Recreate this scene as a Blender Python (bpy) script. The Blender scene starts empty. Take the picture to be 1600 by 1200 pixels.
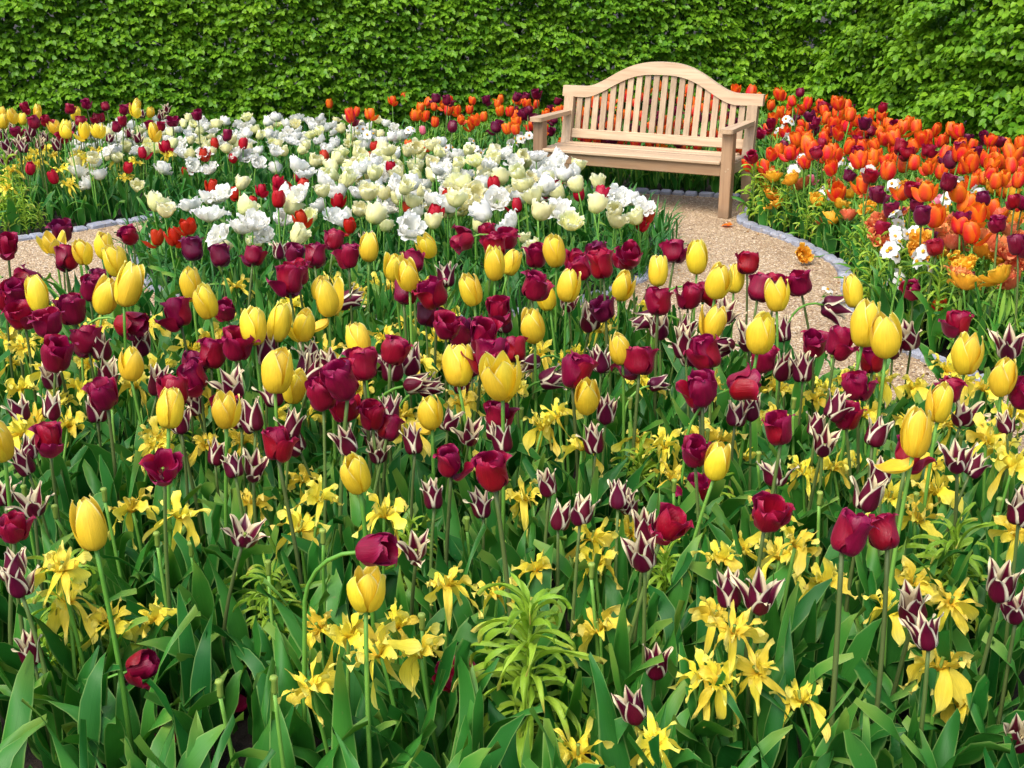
import bpy, math, random
import numpy as np
from mathutils import Vector, Matrix, Euler

random.seed(7)
rng = np.random.default_rng(11)
S = bpy.context.scene
R = math.radians

# ------------------------------------------------------------------ camera, sky, sun, exposure
FPX = 1850.0; PITCH = R(19.4); EYE = 1.78
cam = bpy.data.objects.new('camera', bpy.data.cameras.new('camera'))
S.collection.objects.link(cam)
cam.data.sensor_width = 36.0; cam.data.lens = 36.0 * FPX / 1600.0
cam.data.clip_end = 500.0; cam.data.clip_start = 0.05
cam.location = (0, 0, EYE); cam.rotation_euler = (R(90) - PITCH, 0, 0)
S.camera = cam
SUN_EL, SUN_AZ = R(56), R(-38)        # azimuth from +Y, negative = left; the sun stands behind-left of the viewer
world = bpy.data.worlds.new('World'); S.world = world; world.use_nodes = True
wn = world.node_tree.nodes; wl = world.node_tree.links
sky = wn.new('ShaderNodeTexSky'); sky.sky_type = 'NISHITA'; sky.sun_disc = False
sky.sun_elevation = SUN_EL; sky.sun_rotation = R(218)
sky.air_density = 1.0; sky.dust_density = 3.5; sky.ozone_density = 1.0
wl.new(sky.outputs[0], wn['Background'].inputs[0]); wn['Background'].inputs[1].default_value = 0.15
sun = bpy.data.lights.new('sun', 'SUN'); sun.energy = 1.2; sun.angle = R(42); sun.color = (1.0, 0.96, 0.9)
so = bpy.data.objects.new('sun', sun); S.collection.objects.link(so)
sd = Vector((math.sin(R(218)) * math.cos(SUN_EL), math.cos(R(218)) * math.cos(SUN_EL), math.sin(SUN_EL)))
so.rotation_euler = sd.to_track_quat('Z', 'Y').to_euler(); so.location = (-4, -4, 8)
S.view_settings.view_transform = 'Standard'; S.view_settings.look = 'None'
S.view_settings.gamma = 1.0; S.view_settings.use_curve_mapping = False
S.view_settings.exposure = 1.14
S.render.engine = 'CYCLES'
S.cycles.max_bounces = 6; S.cycles.transparent_max_bounces = 4
S.cycles.diffuse_bounces = 3; S.cycles.transmission_bounces = 3

def at(px, py, h=0.0):
    """where the ray of a photo pixel meets the level z = h"""
    dx = (px - 800) / FPX; dy = -(py - 600) / FPX
    d = (dx, math.cos(PITCH) + dy * math.sin(PITCH), -math.sin(PITCH) + dy * math.cos(PITCH))
    t = (h - EYE) / d[2]
    return d[0] * t, d[1] * t

# ------------------------------------------------------------------ helpers
def link(name, data, parent=None, loc=None, rot=None):
    o = bpy.data.objects.new(name, data); S.collection.objects.link(o)
    if parent: o.parent = parent
    if loc is not None: o.location = loc
    if rot is not None: o.rotation_euler = rot
    return o

def tag(o, label=None, cat=None, group=None, kind=None):
    if label: o['label'] = label
    if cat: o['category'] = cat
    if group: o['group'] = group
    if kind: o['kind'] = kind
    return o

def mesh(name, verts, faces, mats, uvs=None, mi=None, smooth=True):
    me = bpy.data.meshes.new(name)
    me.from_pydata([tuple(v) for v in verts], [], faces)
    for m in (mats if isinstance(mats, (list, tuple)) else [mats]): me.materials.append(m)
    if uvs is not None:
        ul = me.uv_layers.new(name='UVMap')
        idx = np.zeros(len(me.loops), dtype=np.int32); me.loops.foreach_get('vertex_index', idx)
        ul.data.foreach_set('uv', np.asarray(uvs, dtype=np.float32)[idx].ravel())
    if mi is not None: me.polygons.foreach_set('material_index', mi)
    if smooth: me.polygons.foreach_set('use_smooth', [True] * len(me.polygons))
    me.update()
    return me

class MB:
    def __init__(s): s.v = []; s.f = []; s.uv = []; s.mi = []
    def grid(s, P, UV, mi=0):
        nu, nv = P.shape[:2]; b = len(s.v)
        s.v.extend(P.reshape(-1, 3).tolist()); s.uv.extend(UV.reshape(-1, 2).tolist())
        for i in range(nu - 1):
            for j in range(nv - 1):
                a = b + i * nv + j
                s.f.append((a, a + 1, a + nv + 1, a + nv)); s.mi.append(mi)
    def tube(s, pts, rad, n=6, mi=0, cap=True):
        pts = [Vector(p) for p in pts]; b = len(s.v)
        up = Vector((0.31, 0.95, 0.05))
        for i, p in enumerate(pts):
            t = (pts[min(i + 1, len(pts) - 1)] - pts[max(i - 1, 0)]).normalized()
            x = t.cross(up).normalized(); y = t.cross(x)
            r = rad[i] if isinstance(rad, (list, tuple)) else rad
            for k in range(n):
                a = 2 * math.pi * k / n
                s.v.append(tuple(p + x * math.cos(a) * r + y * math.sin(a) * r)); s.uv.append((k / n, i / (len(pts) - 1)))
        for i in range(len(pts) - 1):
            for k in range(n):
                a = b + i * n + k; c = b + i * n + (k + 1) % n
                s.f.append((a, c, c + n, a + n)); s.mi.append(mi)
        if cap:
            s.f.append(tuple(b + (len(pts) - 1) * n + k for k in range(n))); s.mi.append(mi)
            s.f.append(tuple(b + n - 1 - k for k in range(n))); s.mi.append(mi)
    def box(s, c, d, M=None, bev=0.0, mi=0):
        cx, cy, cz = c; hx, hy, hz = d[0] / 2, d[1] / 2, d[2] / 2; e = bev; b = len(s.v)
        # eight corners, each cut into three vertices when bevelled
        loops = []
        if e <= 0:
            vs = [(sx * hx, sy * hy, sz * hz) for sz in (-1, 1) for sy in (-1, 1) for sx in (-1, 1)]
            fs = [(0, 2, 3, 1), (4, 5, 7, 6), (0, 1, 5, 4), (2, 6, 7, 3), (0, 4, 6, 2), (1, 3, 7, 5)]
        else:
            vs = []; ix = {}
            for sx in (-1, 1):
                for sy in (-1, 1):
                    for sz in (-1, 1):
                        for ax in range(3):
                            q = [sx * hx, sy * hy, sz * hz]
                            for a2 in range(3):
                                if a2 != ax: q[a2] -= e * (sx, sy, sz)[a2]
                            ix[(sx, sy, sz, ax)] = len(vs); vs.append(tuple(q))
            fs = []
            for ax in range(3):
                o1, o2 = [k for k in range(3) if k != ax]
                for sg in (-1, 1):
                    f = []
                    for s1, s2 in ((-1, -1), (1, -1), (1, 1), (-1, 1)):
                        k = [0, 0, 0]; k[ax] = sg; k[o1] = s1; k[o2] = s2
                        f.append(ix[(*k, ax)])
                    fs.append(tuple(f))
                for s1 in (-1, 1):
                    for s2 in (-1, 1):
                        f = []
                        for sg, oo in ((-1, (o1, o2)), (1, (o2, o1))):
                            for q in oo:
                                k = [0, 0, 0]; k[ax] = sg; k[o1] = s1; k[o2] = s2
                                f.append(ix[(*k, q)])
                        fs.append(tuple(f))
            for sx in (-1, 1):
                for sy in (-1, 1):
                    for sz in (-1, 1):
                        fs.append(tuple(ix[(sx, sy, sz, a2)] for a2 in range(3)))
        for q in vs:
            w = Vector(q)
            if M is not None: w = M @ w
            s.v.append((w.x + cx, w.y + cy, w.z + cz)); s.uv.append((q[0] + .5, q[1] + .5))
        for f in fs: s.f.append(tuple(b + k for k in f)); s.mi.append(mi)
    def me(s, name, mats, smooth=True):
        m = mesh(name, s.v, s.f, mats, s.uv, s.mi, smooth)
        return m

# ------------------------------------------------------------------ materials
class N:
    def __init__(s, name):
        s.m = bpy.data.materials.new(name); s.m.use_nodes = True
        s.nt = s.m.node_tree; s.b = s.nt.nodes['Principled BSDF']; s.out = s.nt.nodes['Material Output']
    def n(s, t, **kw):
        x = s.nt.nodes.new(t)
        for k, v in kw.items(): setattr(x, k, v)
        return x
    def l(s, a, b): s.nt.links.new(a, b)
    def mix(s, fac, a, b, blend='MIX'):
        x = s.n('ShaderNodeMix', data_type='RGBA', blend_type=blend)
        for inp, val in ((x.inputs['Factor'], fac), (x.inputs['A'], a), (x.inputs['B'], b)):
            if hasattr(val, 'is_linked'): s.l(val, inp)
            elif isinstance(val, (int, float)): inp.default_value = val
            else: inp.default_value = (*val, 1)
        return x.outputs['Result']
    def math(s, op, a, b=None, c=None, clamp=False):
        x = s.n('ShaderNodeMath', operation=op, use_clamp=clamp)
        for i, v in enumerate((a, b, c)):
            if v is None: continue
            if hasattr(v, 'is_linked'): s.l(v, x.inputs[i])
            else: x.inputs[i].default_value = v
        return x.outputs[0]
    def ss(s, v, lo, hi, a=0.0, b=1.0):
        x = s.n('ShaderNodeMapRange', interpolation_type='SMOOTHSTEP')
        s.l(v, x.inputs[0]); x.inputs[1].default_value = lo; x.inputs[2].default_value = hi
        x.inputs[3].default_value = a; x.inputs[4].default_value = b
        return x.outputs[0]
    def noise(s, vec, scale, detail=3, rough=0.55):
        x = s.n('ShaderNodeTexNoise'); x.inputs['Scale'].default_value = scale
        x.inputs['Detail'].default_value = detail; x.inputs['Roughness'].default_value = rough
        if vec is not None: s.l(vec, x.inputs['Vector'])
        return x.outputs['Fac']
    def mapped(s, vec, sc):
        x = s.n('ShaderNodeMapping'); s.l(vec, x.inputs['Vector']); x.inputs['Scale'].default_value = sc
        return x.outputs[0]
    def bump(s, h, strength, dist):
        x = s.n('ShaderNodeBump'); x.inputs['Strength'].default_value = strength; x.inputs['Distance'].default_value = dist
        s.l(h, x.inputs['Height']); s.l(x.outputs[0], s.b.inputs['Normal']); return x
    def thin(s, col, amount, tint=(1, 1, 1)):
        """leaf or petal: part of the light passes through"""
        t = s.n('ShaderNodeBsdfTranslucent'); mx = s.n('ShaderNodeMixShader'); mx.inputs[0].default_value = amount
        s.l(s.mix(1.0, col, tint, 'MULTIPLY'), t.inputs[0])
        s.l(s.b.outputs[0], mx.inputs[1]); s.l(t.outputs[0], mx.inputs[2]); s.l(mx.outputs[0], s.out.inputs[0])

def petal_mat(name, base, body, tip, edge=None, flame=None, rough=0.42, trans=0.3, vary=0.16, edge_lo=0.52, streak=0.25, sheen=None, bump=.5, inner=None):
    k = N(name)
    tc = k.n('ShaderNodeTexCoord'); sep = k.n('ShaderNodeSeparateXYZ'); k.l(tc.outputs['UV'], sep.inputs[0])
    oi = k.n('ShaderNodeObjectInfo')
    u = sep.outputs[1]; av = k.math('ABSOLUTE', k.math('MULTIPLY_ADD', sep.outputs[0], 2.0, -1.0))
    st = k.noise(k.mapped(tc.outputs['UV'], (26, 2.2, 1)), 1.0, 3)
    st2 = k.noise(k.mapped(tc.outputs['UV'], (5, 4, 1)), 1.0, 2)
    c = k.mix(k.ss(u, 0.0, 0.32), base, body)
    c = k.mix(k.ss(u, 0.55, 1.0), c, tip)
    if flame is not None:
        f = k.math('MULTIPLY', k.ss(k.math('ADD', av, k.math('MULTIPLY', st, 0.5)), 0.45, 0.95, 1, 0), k.ss(u, 0.4, 1.0, 1, 0.15))
        c = k.mix(f, c, flame)
    if edge is not None:
        e = k.math('ADD', k.math('ADD', av, k.math('MULTIPLY', k.math('SUBTRACT', st, 0.5), 0.34)), k.math('MULTIPLY', k.ss(u, 0.45, 1.0), 0.36))
        c = k.mix(k.ss(e, edge_lo, edge_lo + 0.2), c, edge)
    if inner is not None:
        ge = k.n('ShaderNodeNewGeometry')
        fl_ = k.ss(k.math('ADD', k.math('ADD', av, k.math('MULTIPLY', st, 0.5)), k.math('MULTIPLY', u, 0.35)), 0.72, 1.05)
        c = k.mix(k.math('MULTIPLY', ge.outputs['Backfacing'], 1.0), c, k.mix(fl_, body, inner))
    c = k.mix(k.ss(st, 0.35, 0.75, 0, streak), c, k.mix(1.0, c, (0.62, 0.62, 0.62), 'MULTIPLY'))
    hsv = k.n('ShaderNodeHueSaturation'); k.l(c, hsv.inputs['Color'])
    k.l(k.math('MULTIPLY_ADD', oi.outputs['Random'], 0.024, 0.488), hsv.inputs['Hue'])
    k.l(k.math('MULTIPLY_ADD', st2, vary * 1.4, k.math('MULTIPLY_ADD', oi.outputs['Random'], vary, 1.0 - vary * 1.2)), hsv.inputs['Value'])
    col = hsv.outputs[0]
    k.l(col, k.b.inputs['Base Color']); k.b.inputs['Roughness'].default_value = rough
    k.b.inputs['Specular IOR Level'].default_value = 0.35
    if sheen: k.b.inputs['Sheen Weight'].default_value = 0.22; k.b.inputs['Sheen Tint'].default_value = (*sheen, 1); k.b.inputs['Sheen Roughness'].default_value = 0.35
    k.bump(k.math('ADD', st, k.math('MULTIPLY', st2, 1.5)), bump, 0.003)
    k.thin(col, trans)
    return k.m

def leaf_mat(name, c1, c2, rough=0.42, trans=0.3, tint=(1.0, 1.0, 0.45), yel=None, attr=False, streak=30):
    k = N(name)
    tc = k.n('ShaderNodeTexCoord'); oi = k.n('ShaderNodeObjectInfo')
    if attr:
        at_ = k.n('ShaderNodeAttribute'); at_.attribute_name = 'tone'; rnd = at_.outputs['Fac']
    else: rnd = oi.outputs['Random']
    st = k.noise(k.mapped(tc.outputs['UV'], (streak, 1.2, 1)), 1.0, 2)
    geo = k.n('ShaderNodeNewGeometry')
    big = k.noise(geo.outputs['Position'], 1.7, 2)
    c = k.mix(rnd, c1, c2)
    c = k.mix(k.ss(big, 0.35, 0.7, 0, 0.35), c, k.mix(0.5, c1, (c1[0] * .6, c1[1] * .75, c1[2] * .8)))
    if yel is not None:
        sep = k.n('ShaderNodeSeparateXYZ'); k.l(tc.outputs['UV'], sep.inputs[0])
        c = k.mix(k.math('MULTIPLY', k.ss(sep.outputs[1], 0.75, 1.0), k.ss(rnd, 0.35, 0.9)), c, yel)
        av = k.math('ABSOLUTE', k.math('MULTIPLY_ADD', sep.outputs[0], 2.0, -1.0))
        c = k.mix(k.ss(av, 0.84, 0.98, 0, 0.5), c, (0.30, 0.44, 0.12))
    c = k.mix(k.ss(st, 0.4, 0.7, 0, 0.42), c, k.mix(1.0, c, (0.6, 0.7, 0.6), 'MULTIPLY'))
    sp = k.noise(geo.outputs['Position'], 55, 3, 0.6)
    c = k.mix(k.ss(sp, 0.68, 0.74, 0, 0.5), c, (0.16, 0.20, 0.06))
    k.l(c, k.b.inputs['Base Color']); k.b.inputs['Roughness'].default_value = rough
    k.b.inputs['Specular IOR Level'].default_value = 0.28
    k.bump(st, 0.25, 0.002)
    k.thin(c, trans, tint)
    return k.m

PM = {
 'yellow':  petal_mat('yellow_petal', (0.78, 0.58, 0.05), (0.92, 0.65, 0.035), (0.94, 0.73, 0.08), vary=0.11, streak=0.3, edge=(0.96, 0.84, 0.30), edge_lo=1.0),
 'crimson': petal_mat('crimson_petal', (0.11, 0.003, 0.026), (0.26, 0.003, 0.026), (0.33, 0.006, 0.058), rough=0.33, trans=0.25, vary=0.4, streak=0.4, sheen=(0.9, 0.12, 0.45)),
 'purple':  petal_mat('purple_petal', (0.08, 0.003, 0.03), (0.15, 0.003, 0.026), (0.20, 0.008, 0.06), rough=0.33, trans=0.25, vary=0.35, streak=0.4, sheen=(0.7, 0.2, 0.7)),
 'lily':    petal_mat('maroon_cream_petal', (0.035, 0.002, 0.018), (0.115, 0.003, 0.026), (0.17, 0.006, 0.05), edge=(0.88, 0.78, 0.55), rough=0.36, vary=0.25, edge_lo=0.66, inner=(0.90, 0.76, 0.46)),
 'spider':  petal_mat('ragged_yellow_petal', (0.85, 0.50, 0.02), (0.91, 0.72, 0.055), (0.93, 0.81, 0.16), vary=0.16, streak=0.4),
 'white':   petal_mat('white_petal', (0.72, 0.78, 0.45), (0.95, 0.94, 0.85), (0.96, 0.95, 0.89), vary=0.03, streak=0.05, trans=0.42, bump=.15),
 'cream':   petal_mat('cream_petal', (0.66, 0.72, 0.20), (0.92, 0.89, 0.46), (0.93, 0.92, 0.66), vary=0.05, streak=0.08, trans=0.42, bump=.15),
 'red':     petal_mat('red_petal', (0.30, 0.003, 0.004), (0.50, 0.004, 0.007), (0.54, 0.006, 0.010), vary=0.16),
 'orange':  petal_mat('orange_petal', (0.84, 0.24, 0.012), (0.90, 0.155, 0.010), (0.93, 0.24, 0.012), flame=(0.82, 0.030, 0.022), vary=0.14),
 'gold':    petal_mat('orange_gold_petal', (0.84, 0.40, 0.02), (0.92, 0.45, 0.025), (0.94, 0.55, 0.06), vary=0.12),
 'salmon':  petal_mat('salmon_petal', (0.80, 0.30, 0.10), (0.82, 0.20, 0.07), (0.85, 0.36, 0.10), vary=0.14),
 'pink':    petal_mat('pink_petal', (0.7, 0.3, 0.3), (0.76, 0.16, 0.24), (0.8, 0.3, 0.36), vary=0.14),
 'narc':    petal_mat('narcissus_petal', (0.8, 0.8, 0.6), (0.87, 0.87, 0.80), (0.88, 0.88, 0.84), vary=0.05, streak=0.1),
}
M_PISTIL = leaf_mat('pistil_green', (0.22, 0.34, 0.05), (0.34, 0.42, 0.08), trans=0.1)
M_STAMEN = petal_mat('stamen', (0.05, 0.03, 0.02), (0.10, 0.05, 0.03), (0.12, 0.06, 0.02))
M_GOLD = petal_mat('narcissus_cup', (0.8, 0.5, 0.03), (0.86, 0.52, 0.02), (0.88, 0.45, 0.02))
M_STEM = leaf_mat('stem_green', (0.11, 0.30, 0.035), (0.20, 0.40, 0.065), trans=0.05)
M_STEMD = leaf_mat('stem_bronze', (0.09, 0.12, 0.035), (0.14, 0.22, 0.05), trans=0.05)
M_LEAF = leaf_mat('tulip_leaf', (0.018, 0.14, 0.018), (0.065, 0.26, 0.028), rough=0.42, trans=0.28, yel=(0.22, 0.36, 0.05))
M_LEAFS = leaf_mat('tulip_leaf_mass', (0.014, 0.125, 0.018), (0.068, 0.265, 0.028), rough=0.42, trans=0.28, attr=True, yel=(0.20, 0.34, 0.05))
M_LIME = leaf_mat('lime_leaf', (0.24, 0.44, 0.03), (0.40, 0.57, 0.05), rough=0.42, trans=0.32, yel=(0.60, 0.48, 0.10))
M_LIMES = leaf_mat('lime_leaf_mass', (0.07, 0.26, 0.025), (0.27, 0.46, 0.05), rough=0.45, trans=0.3, attr=True)
M_FINE = leaf_mat('fine_leaf_mass', (0.018, 0.12, 0.022), (0.07, 0.24, 0.045), rough=0.5, trans=0.25, attr=True)
M_HEDGE = leaf_mat('hedge_leaf', (0.085, 0.25, 0.010), (0.25, 0.46, 0.022), rough=0.42, trans=0.32, tint=(1, 1, 0.3), attr=True, streak=8)

def soil_mat():
    k = N('dark_soil'); g = k.n('ShaderNodeNewGeometry'); p = g.outputs['Position']
    n1 = k.noise(p, 9, 5); n2 = k.noise(p, 70, 4, 0.7)
    c = k.mix(k.ss(n1, 0.3, 0.7), (0.014, 0.009, 0.006), (0.040, 0.026, 0.017))
    c = k.mix(k.ss(n2, 0.62, 0.72), c, (0.10, 0.070, 0.045))
    k.l(c, k.b.inputs['Base Color']); k.b.inputs['Roughness'].default_value = 0.95
    k.bump(k.math('ADD', n1, n2), 1.0, 0.03)
    return k.m
def gravel_mat():
    k = N('tan_gravel'); g = k.n('ShaderNodeNewGeometry'); p = g.outputs['Position']
    v = k.n('ShaderNodeTexVoronoi'); k.l(p, v.inputs['Vector']); v.inputs['Scale'].default_value = 105
    v2 = k.n('ShaderNodeTexVoronoi'); k.l(p, v2.inputs['Vector']); v2.inputs['Scale'].default_value = 48
    sep = k.n('ShaderNodeSeparateXYZ'); k.l(v.outputs['Color'], sep.inputs[0])
    c = k.mix(sep.outputs[0], (0.33, 0.22, 0.115), (0.64, 0.475, 0.27))
    c = k.mix(k.ss(sep.outputs[1], 0.82, 0.9), c, (0.80, 0.68, 0.50))
    c = k.mix(k.ss(sep.outputs[2], 0.86, 0.92), c, (0.21, 0.12, 0.065))
    c = k.mix(k.ss(v2.outputs['Distance'], 0.25, 0.75, 0, 0.4), c, (0.30, 0.19, 0.10))
    c = k.mix(k.ss(k.noise(p, 1.3, 4), 0.42, 0.7, 0, 0.6), c, k.mix(1.0, c, (0.72, 0.66, 0.6), 'MULTIPLY'))
    c = k.mix(k.ss(k.noise(p, 4.5, 5, 0.65), 0.55, 0.72, 0, 0.35), c, (0.20, 0.125, 0.07))
    k.l(c, k.b.inputs['Base Color']); k.b.inputs['Roughness'].default_value = 0.9
    k.bump(k.math('SUBTRACT', 1.0, k.math('ADD', v.outputs['Distance'], k.math('MULTIPLY', v2.outputs['Distance'], 0.6))), 0.9, 0.012)
    return k.m
def granite_mat():
    k = N('grey_granite'); g = k.n('ShaderNodeNewGeometry'); p = g.outputs['Position']
    n1 = k.noise(p, 4.0, 3); n2 = k.noise(p, 150, 3, 0.7); n3 = k.noise(p, 22, 4)
    c = k.mix(k.ss(n1, 0.3, 0.7), (0.20, 0.22, 0.27), (0.38, 0.40, 0.46))
    c = k.mix(k.ss(n2, 0.5, 0.7), c, (0.20, 0.21, 0.25))
    c = k.mix(k.ss(n3, 0.5, 0.75, 0, 0.6), c, (0.36, 0.31, 0.25))
    k.l(c, k.b.inputs['Base Color']); k.b.inputs['Roughness'].default_value = 0.8
    k.bump(k.math('ADD', n2, n3), 0.7, 0.008)
    return k.m
def wood_mat(name, axis, tone=(1, 1, 1)):
    k = N(name); tc = k.n('ShaderNodeTexCoord'); oi = k.n('ShaderNodeObjectInfo')
    at_ = k.n('ShaderNodeAttribute'); at_.attribute_name = 'plank'
    ofs = k.n('ShaderNodeVectorMath', operation='MULTIPLY_ADD')
    cmb = k.n('ShaderNodeCombineXYZ')
    for i in range(3): k.l(k.math('ADD', oi.outputs['Random'], at_.outputs['Fac']), cmb.inputs[i])
    k.l(cmb.outputs[0], ofs.inputs[0]); ofs.inputs[1].default_value = (7.3, 11.1, 5.7); k.l(tc.outputs['Object'], ofs.inputs[2])
    sc = [55, 55, 55]; sc[axis] = 3.0
    sc2 = [9, 9, 9]; sc2[axis] = 0.8
    g1 = k.noise(k.mapped(ofs.outputs[0], sc), 1.0, 4, 0.6); g2 = k.noise(k.mapped(ofs.outputs[0], sc2), 1.0, 3)
    kn = k.noise(ofs.outputs[0], 5.5, 2)
    a = [x * y for x, y in zip((0.485, 0.345, 0.195), tone)]; b = [x * y for x, y in zip((0.345, 0.225, 0.118), tone)]
    c = k.mix(k.ss(g1, 0.35, 0.72), a, b)
    c = k.mix(k.ss(g2, 0.3, 0.75, 0, 0.55), c, [x * y for x, y in zip((0.36, 0.21, 0.10), tone)])
    c = k.mix(k.ss(kn, 0.70, 0.78, 0, 0.5), c, (0.24, 0.11, 0.05))
    hsv = k.n('ShaderNodeHueSaturation'); k.l(c, hsv.inputs['Color'])
    k.l(k.math('MULTIPLY_ADD', k.math('FRACT', k.math('MULTIPLY', at_.outputs['Fac'], 7.77)), 0.40, 0.80), hsv.inputs['Value'])
    hsv.inputs['Saturation'].default_value = 0.92
    ge = k.n('ShaderNodeNewGeometry'); sz = k.n('ShaderNodeSeparateXYZ'); k.l(ge.outputs['Position'], sz.inputs[0])
    dn = k.noise(ge.outputs['Position'], 18, 4)
    dirt = k.math('MULTIPLY', k.ss(k.math('SUBTRACT', sz.outputs[2], k.math('MULTIPLY', dn, .10)), -.03, .05, 1, 0), 0.6)
    stain = k.ss(k.noise(k.mapped(ge.outputs['Position'], (3, 3, 7)), 1.0, 4), 0.56, 0.70, 0, 0.22)
    col = k.mix(stain, k.mix(dirt, hsv.outputs[0], (0.16, 0.11, 0.065)), (0.30, 0.22, 0.15))
    k.l(col, k.b.inputs['Base Color']); k.b.inputs['Roughness'].default_value = 0.55
    k.bump(g1, 0.3, 0.002)
    return k.m
def bark_mat():
    k = N('hedge_bark'); g = k.n('ShaderNodeNewGeometry')
    n1 = k.noise(k.mapped(g.outputs['Position'], (20, 20, 3)), 1, 4)
    k.l(k.mix(n1, (0.016, 0.012, 0.008), (0.045, 0.034, 0.022)), k.b.inputs['Base Color']); k.b.inputs['Roughness'].default_value = 0.9
    k.bump(n1, 0.6, 0.01)
    return k.m
M_SOIL, M_GRAVEL, M_GRANITE, M_BARK = soil_mat(), gravel_mat(), granite_mat(), bark_mat()
WL = wood_mat('bench_wood_leg', 2, (0.74, 0.62, 0.52))  # redder, darker wood; part of the darkness is shading put into the colour
WA = wood_mat('bench_wood_apron', 0, (0.85, 0.72, 0.56))
WX, WY, WZ = wood_mat('bench_wood_across', 0), wood_mat('bench_wood_deep', 1), wood_mat('bench_wood_upright', 2)

# ------------------------------------------------------------------ ground, path, kerbs
def chaikin(p, closed=False, n=3):
    p = [Vector(q).to_2d() if len(q) > 2 else Vector(q) for q in p]
    for _ in range(n):
        o = [] if closed else [p[0]]
        rg = range(len(p)) if closed else range(len(p) - 1)
        for i in rg:
            a, b = p[i], p[(i + 1) % len(p)]
            o += [a * .75 + b * .25, a * .25 + b * .75]
        if not closed: o.append(p[-1])
        p = o
    return p
def inside(x, y, poly):
    c = False; j = len(poly) - 1
    for i in range(len(poly)):
        xi, yi = poly[i][0], poly[i][1]; xj, yj = poly[j][0], poly[j][1]
        if (yi > y) != (yj > y) and x < (xj - xi) * (y - yi) / (yj - yi) + xi: c = not c
        j = i
    return c

ISL = [(-0.72 + 1.76 * math.cos(a) * (1.0 + 0.02 * math.sin(3 * a)), 7.92 + (1.78 if a < math.pi else 1.92) * math.sin(a)) for a in np.linspace(0, 2 * math.pi, 96, endpoint=False)]
FRONT_E = chaikin([(-6, 6.6), (-4.2, 6.3), (-3.0, 5.95), (-2.2, 5.68), (-1.5, 5.56), (-.7, 5.5), (.1, 5.42), (.75, 5.1), (1.42, 4.5), (1.72, 4.1), (1.95, 3.5), (2.3, 2.6), (2.9, 1.5), (3.4, 0.2)])
RIGHT_E = chaikin([(3.9, 0.4), (3.1, 2.4), (2.55, 3.9), (2.25, 4.9), (1.98, 5.4), (1.84, 5.9), (1.92, 6.5), (2.08, 7.14), (2.02, 7.72), (1.83, 8.26), (1.66, 8.66), (1.88, 9.1), (2.06, 9.5), (1.62, 9.72), (1.06, 9.88), (.75, 9.98), (0.1, 10.1), (-.9, 10.05), (-1.8, 9.65), (-2.5, 8.98), (-2.95, 8.55), (-3.5, 7.9), (-4.6, 7.6), (-6, 7.6)])
# soil: gently lumpy sheet in the garden, flat apron out to the horizon
def make_ground():
    n = 150; xs = np.linspace(-9, 9, n); ys = np.linspace(-2, 16, n)
    X, Y = np.meshgrid(xs, ys, indexing='ij')
    Z = np.zeros_like(X)
    for fx, fy, am in ((1.3, 2.1, .010), (3.7, 3.1, .008), (7.3, 6.1, .006), (12, 15, .004)):
        Z += am * np.sin(fx * X + fy * Y) * np.cos(fy * X - fx * Y + 1)
    edge = np.clip(np.minimum.reduce([X + 9, 9 - X, Y + 2, 16 - Y]) / .6, 0, 1)
    Z = (Z * 1.0 - 0.035) * edge - 0.035 * (1 - edge)
    P = np.stack([X, Y, Z], -1); b = MB(); b.grid(P, np.stack([X, Y], -1))
    k = 400; z = -0.035; base = len(b.v)
    for q in [(-9, -2), (9, -2), (9, 16), (-9, 16)]: b.v.append((*q, z)); b.uv.append((0, 0))
    for q in [(-k, -k), (k, -k), (k, k), (-k, k)]: b.v.append((*q, z)); b.uv.append((0, 0))
    for i in range(4):
        j = (i + 1) % 4; b.f.append((base + i, base + 4 + i, base + 4 + j, base + j)); b.mi.append(0)
    tag(link('ground', b.me('ground', M_SOIL)), kind='structure')
make_ground()
# gravel path: the outline between the beds, one sheet; the round bed sits on it
outline = [tuple(p) for p in FRONT_E] + [tuple(p) for p in RIGHT_E]
import bmesh
def fill_poly(name, poly, z, mat):
    bm = bmesh.new(); vs = [bm.verts.new((p[0], p[1], z)) for p in poly]
    f = bm.faces.new(vs); bmesh.ops.triangulate(bm, faces=[f])
    for f in bm.faces:
        if f.normal.z < 0: f.normal_flip()
    me = bpy.data.meshes.new(name); bm.to_mesh(me); bm.free(); me.materials.append(mat)
    return link(name, me)
tag(fill_poly('gravel_path', outline, 0.0, M_GRAVEL), kind='structure')
b = MB()
rings = 9; P = np.zeros((rings, 97, 3)); cx, cy = -0.72, 7.92
for i in range(rings):
    t = i / (rings - 1)
    for j in range(97):
        q = ISL[j % 96]; P[i, j] = (cx + (q[0] - cx) * t, cy + (q[1] - cy) * t, 0.02 + 0.06 * (1 - t * t) + 0.008 * math.sin(j * 2.1 + i * 3))
b.grid(P[:, ::-1], P[..., :2])
tag(link('round_bed_soil', b.me('round_bed_soil', M_SOIL)), kind='structure')
def setts(b, line, closed=False, w=0.088):
    line = [Vector(p) for p in line]
    if closed: line.append(line[0])
    acc = 0.0; pos = 0.0
    for i in range(len(line) - 1):
        a, c = line[i], line[i + 1]; L = (c - a).length; d = (c - a) / L
        while pos <= acc + L:
            p = a + d * (pos - acc); ln = random.uniform(0.085, 0.125)
            ang = math.atan2(d.y, d.x) + random.uniform(-.07, .07)
            nx = Vector((-d.y, d.x)) * random.uniform(-.008, .008)
            M = Euler((random.uniform(-.06, .06), random.uniform(-.06, .06), ang)).to_matrix()
            b.box((p.x + nx.x, p.y + nx.y, random.uniform(-.004, .008)), (ln, w * random.uniform(.9, 1.1), 0.06), M, bev=random.uniform(.008, .016))
            pos += ln + random.uniform(.006, .014)
        acc += L
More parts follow.
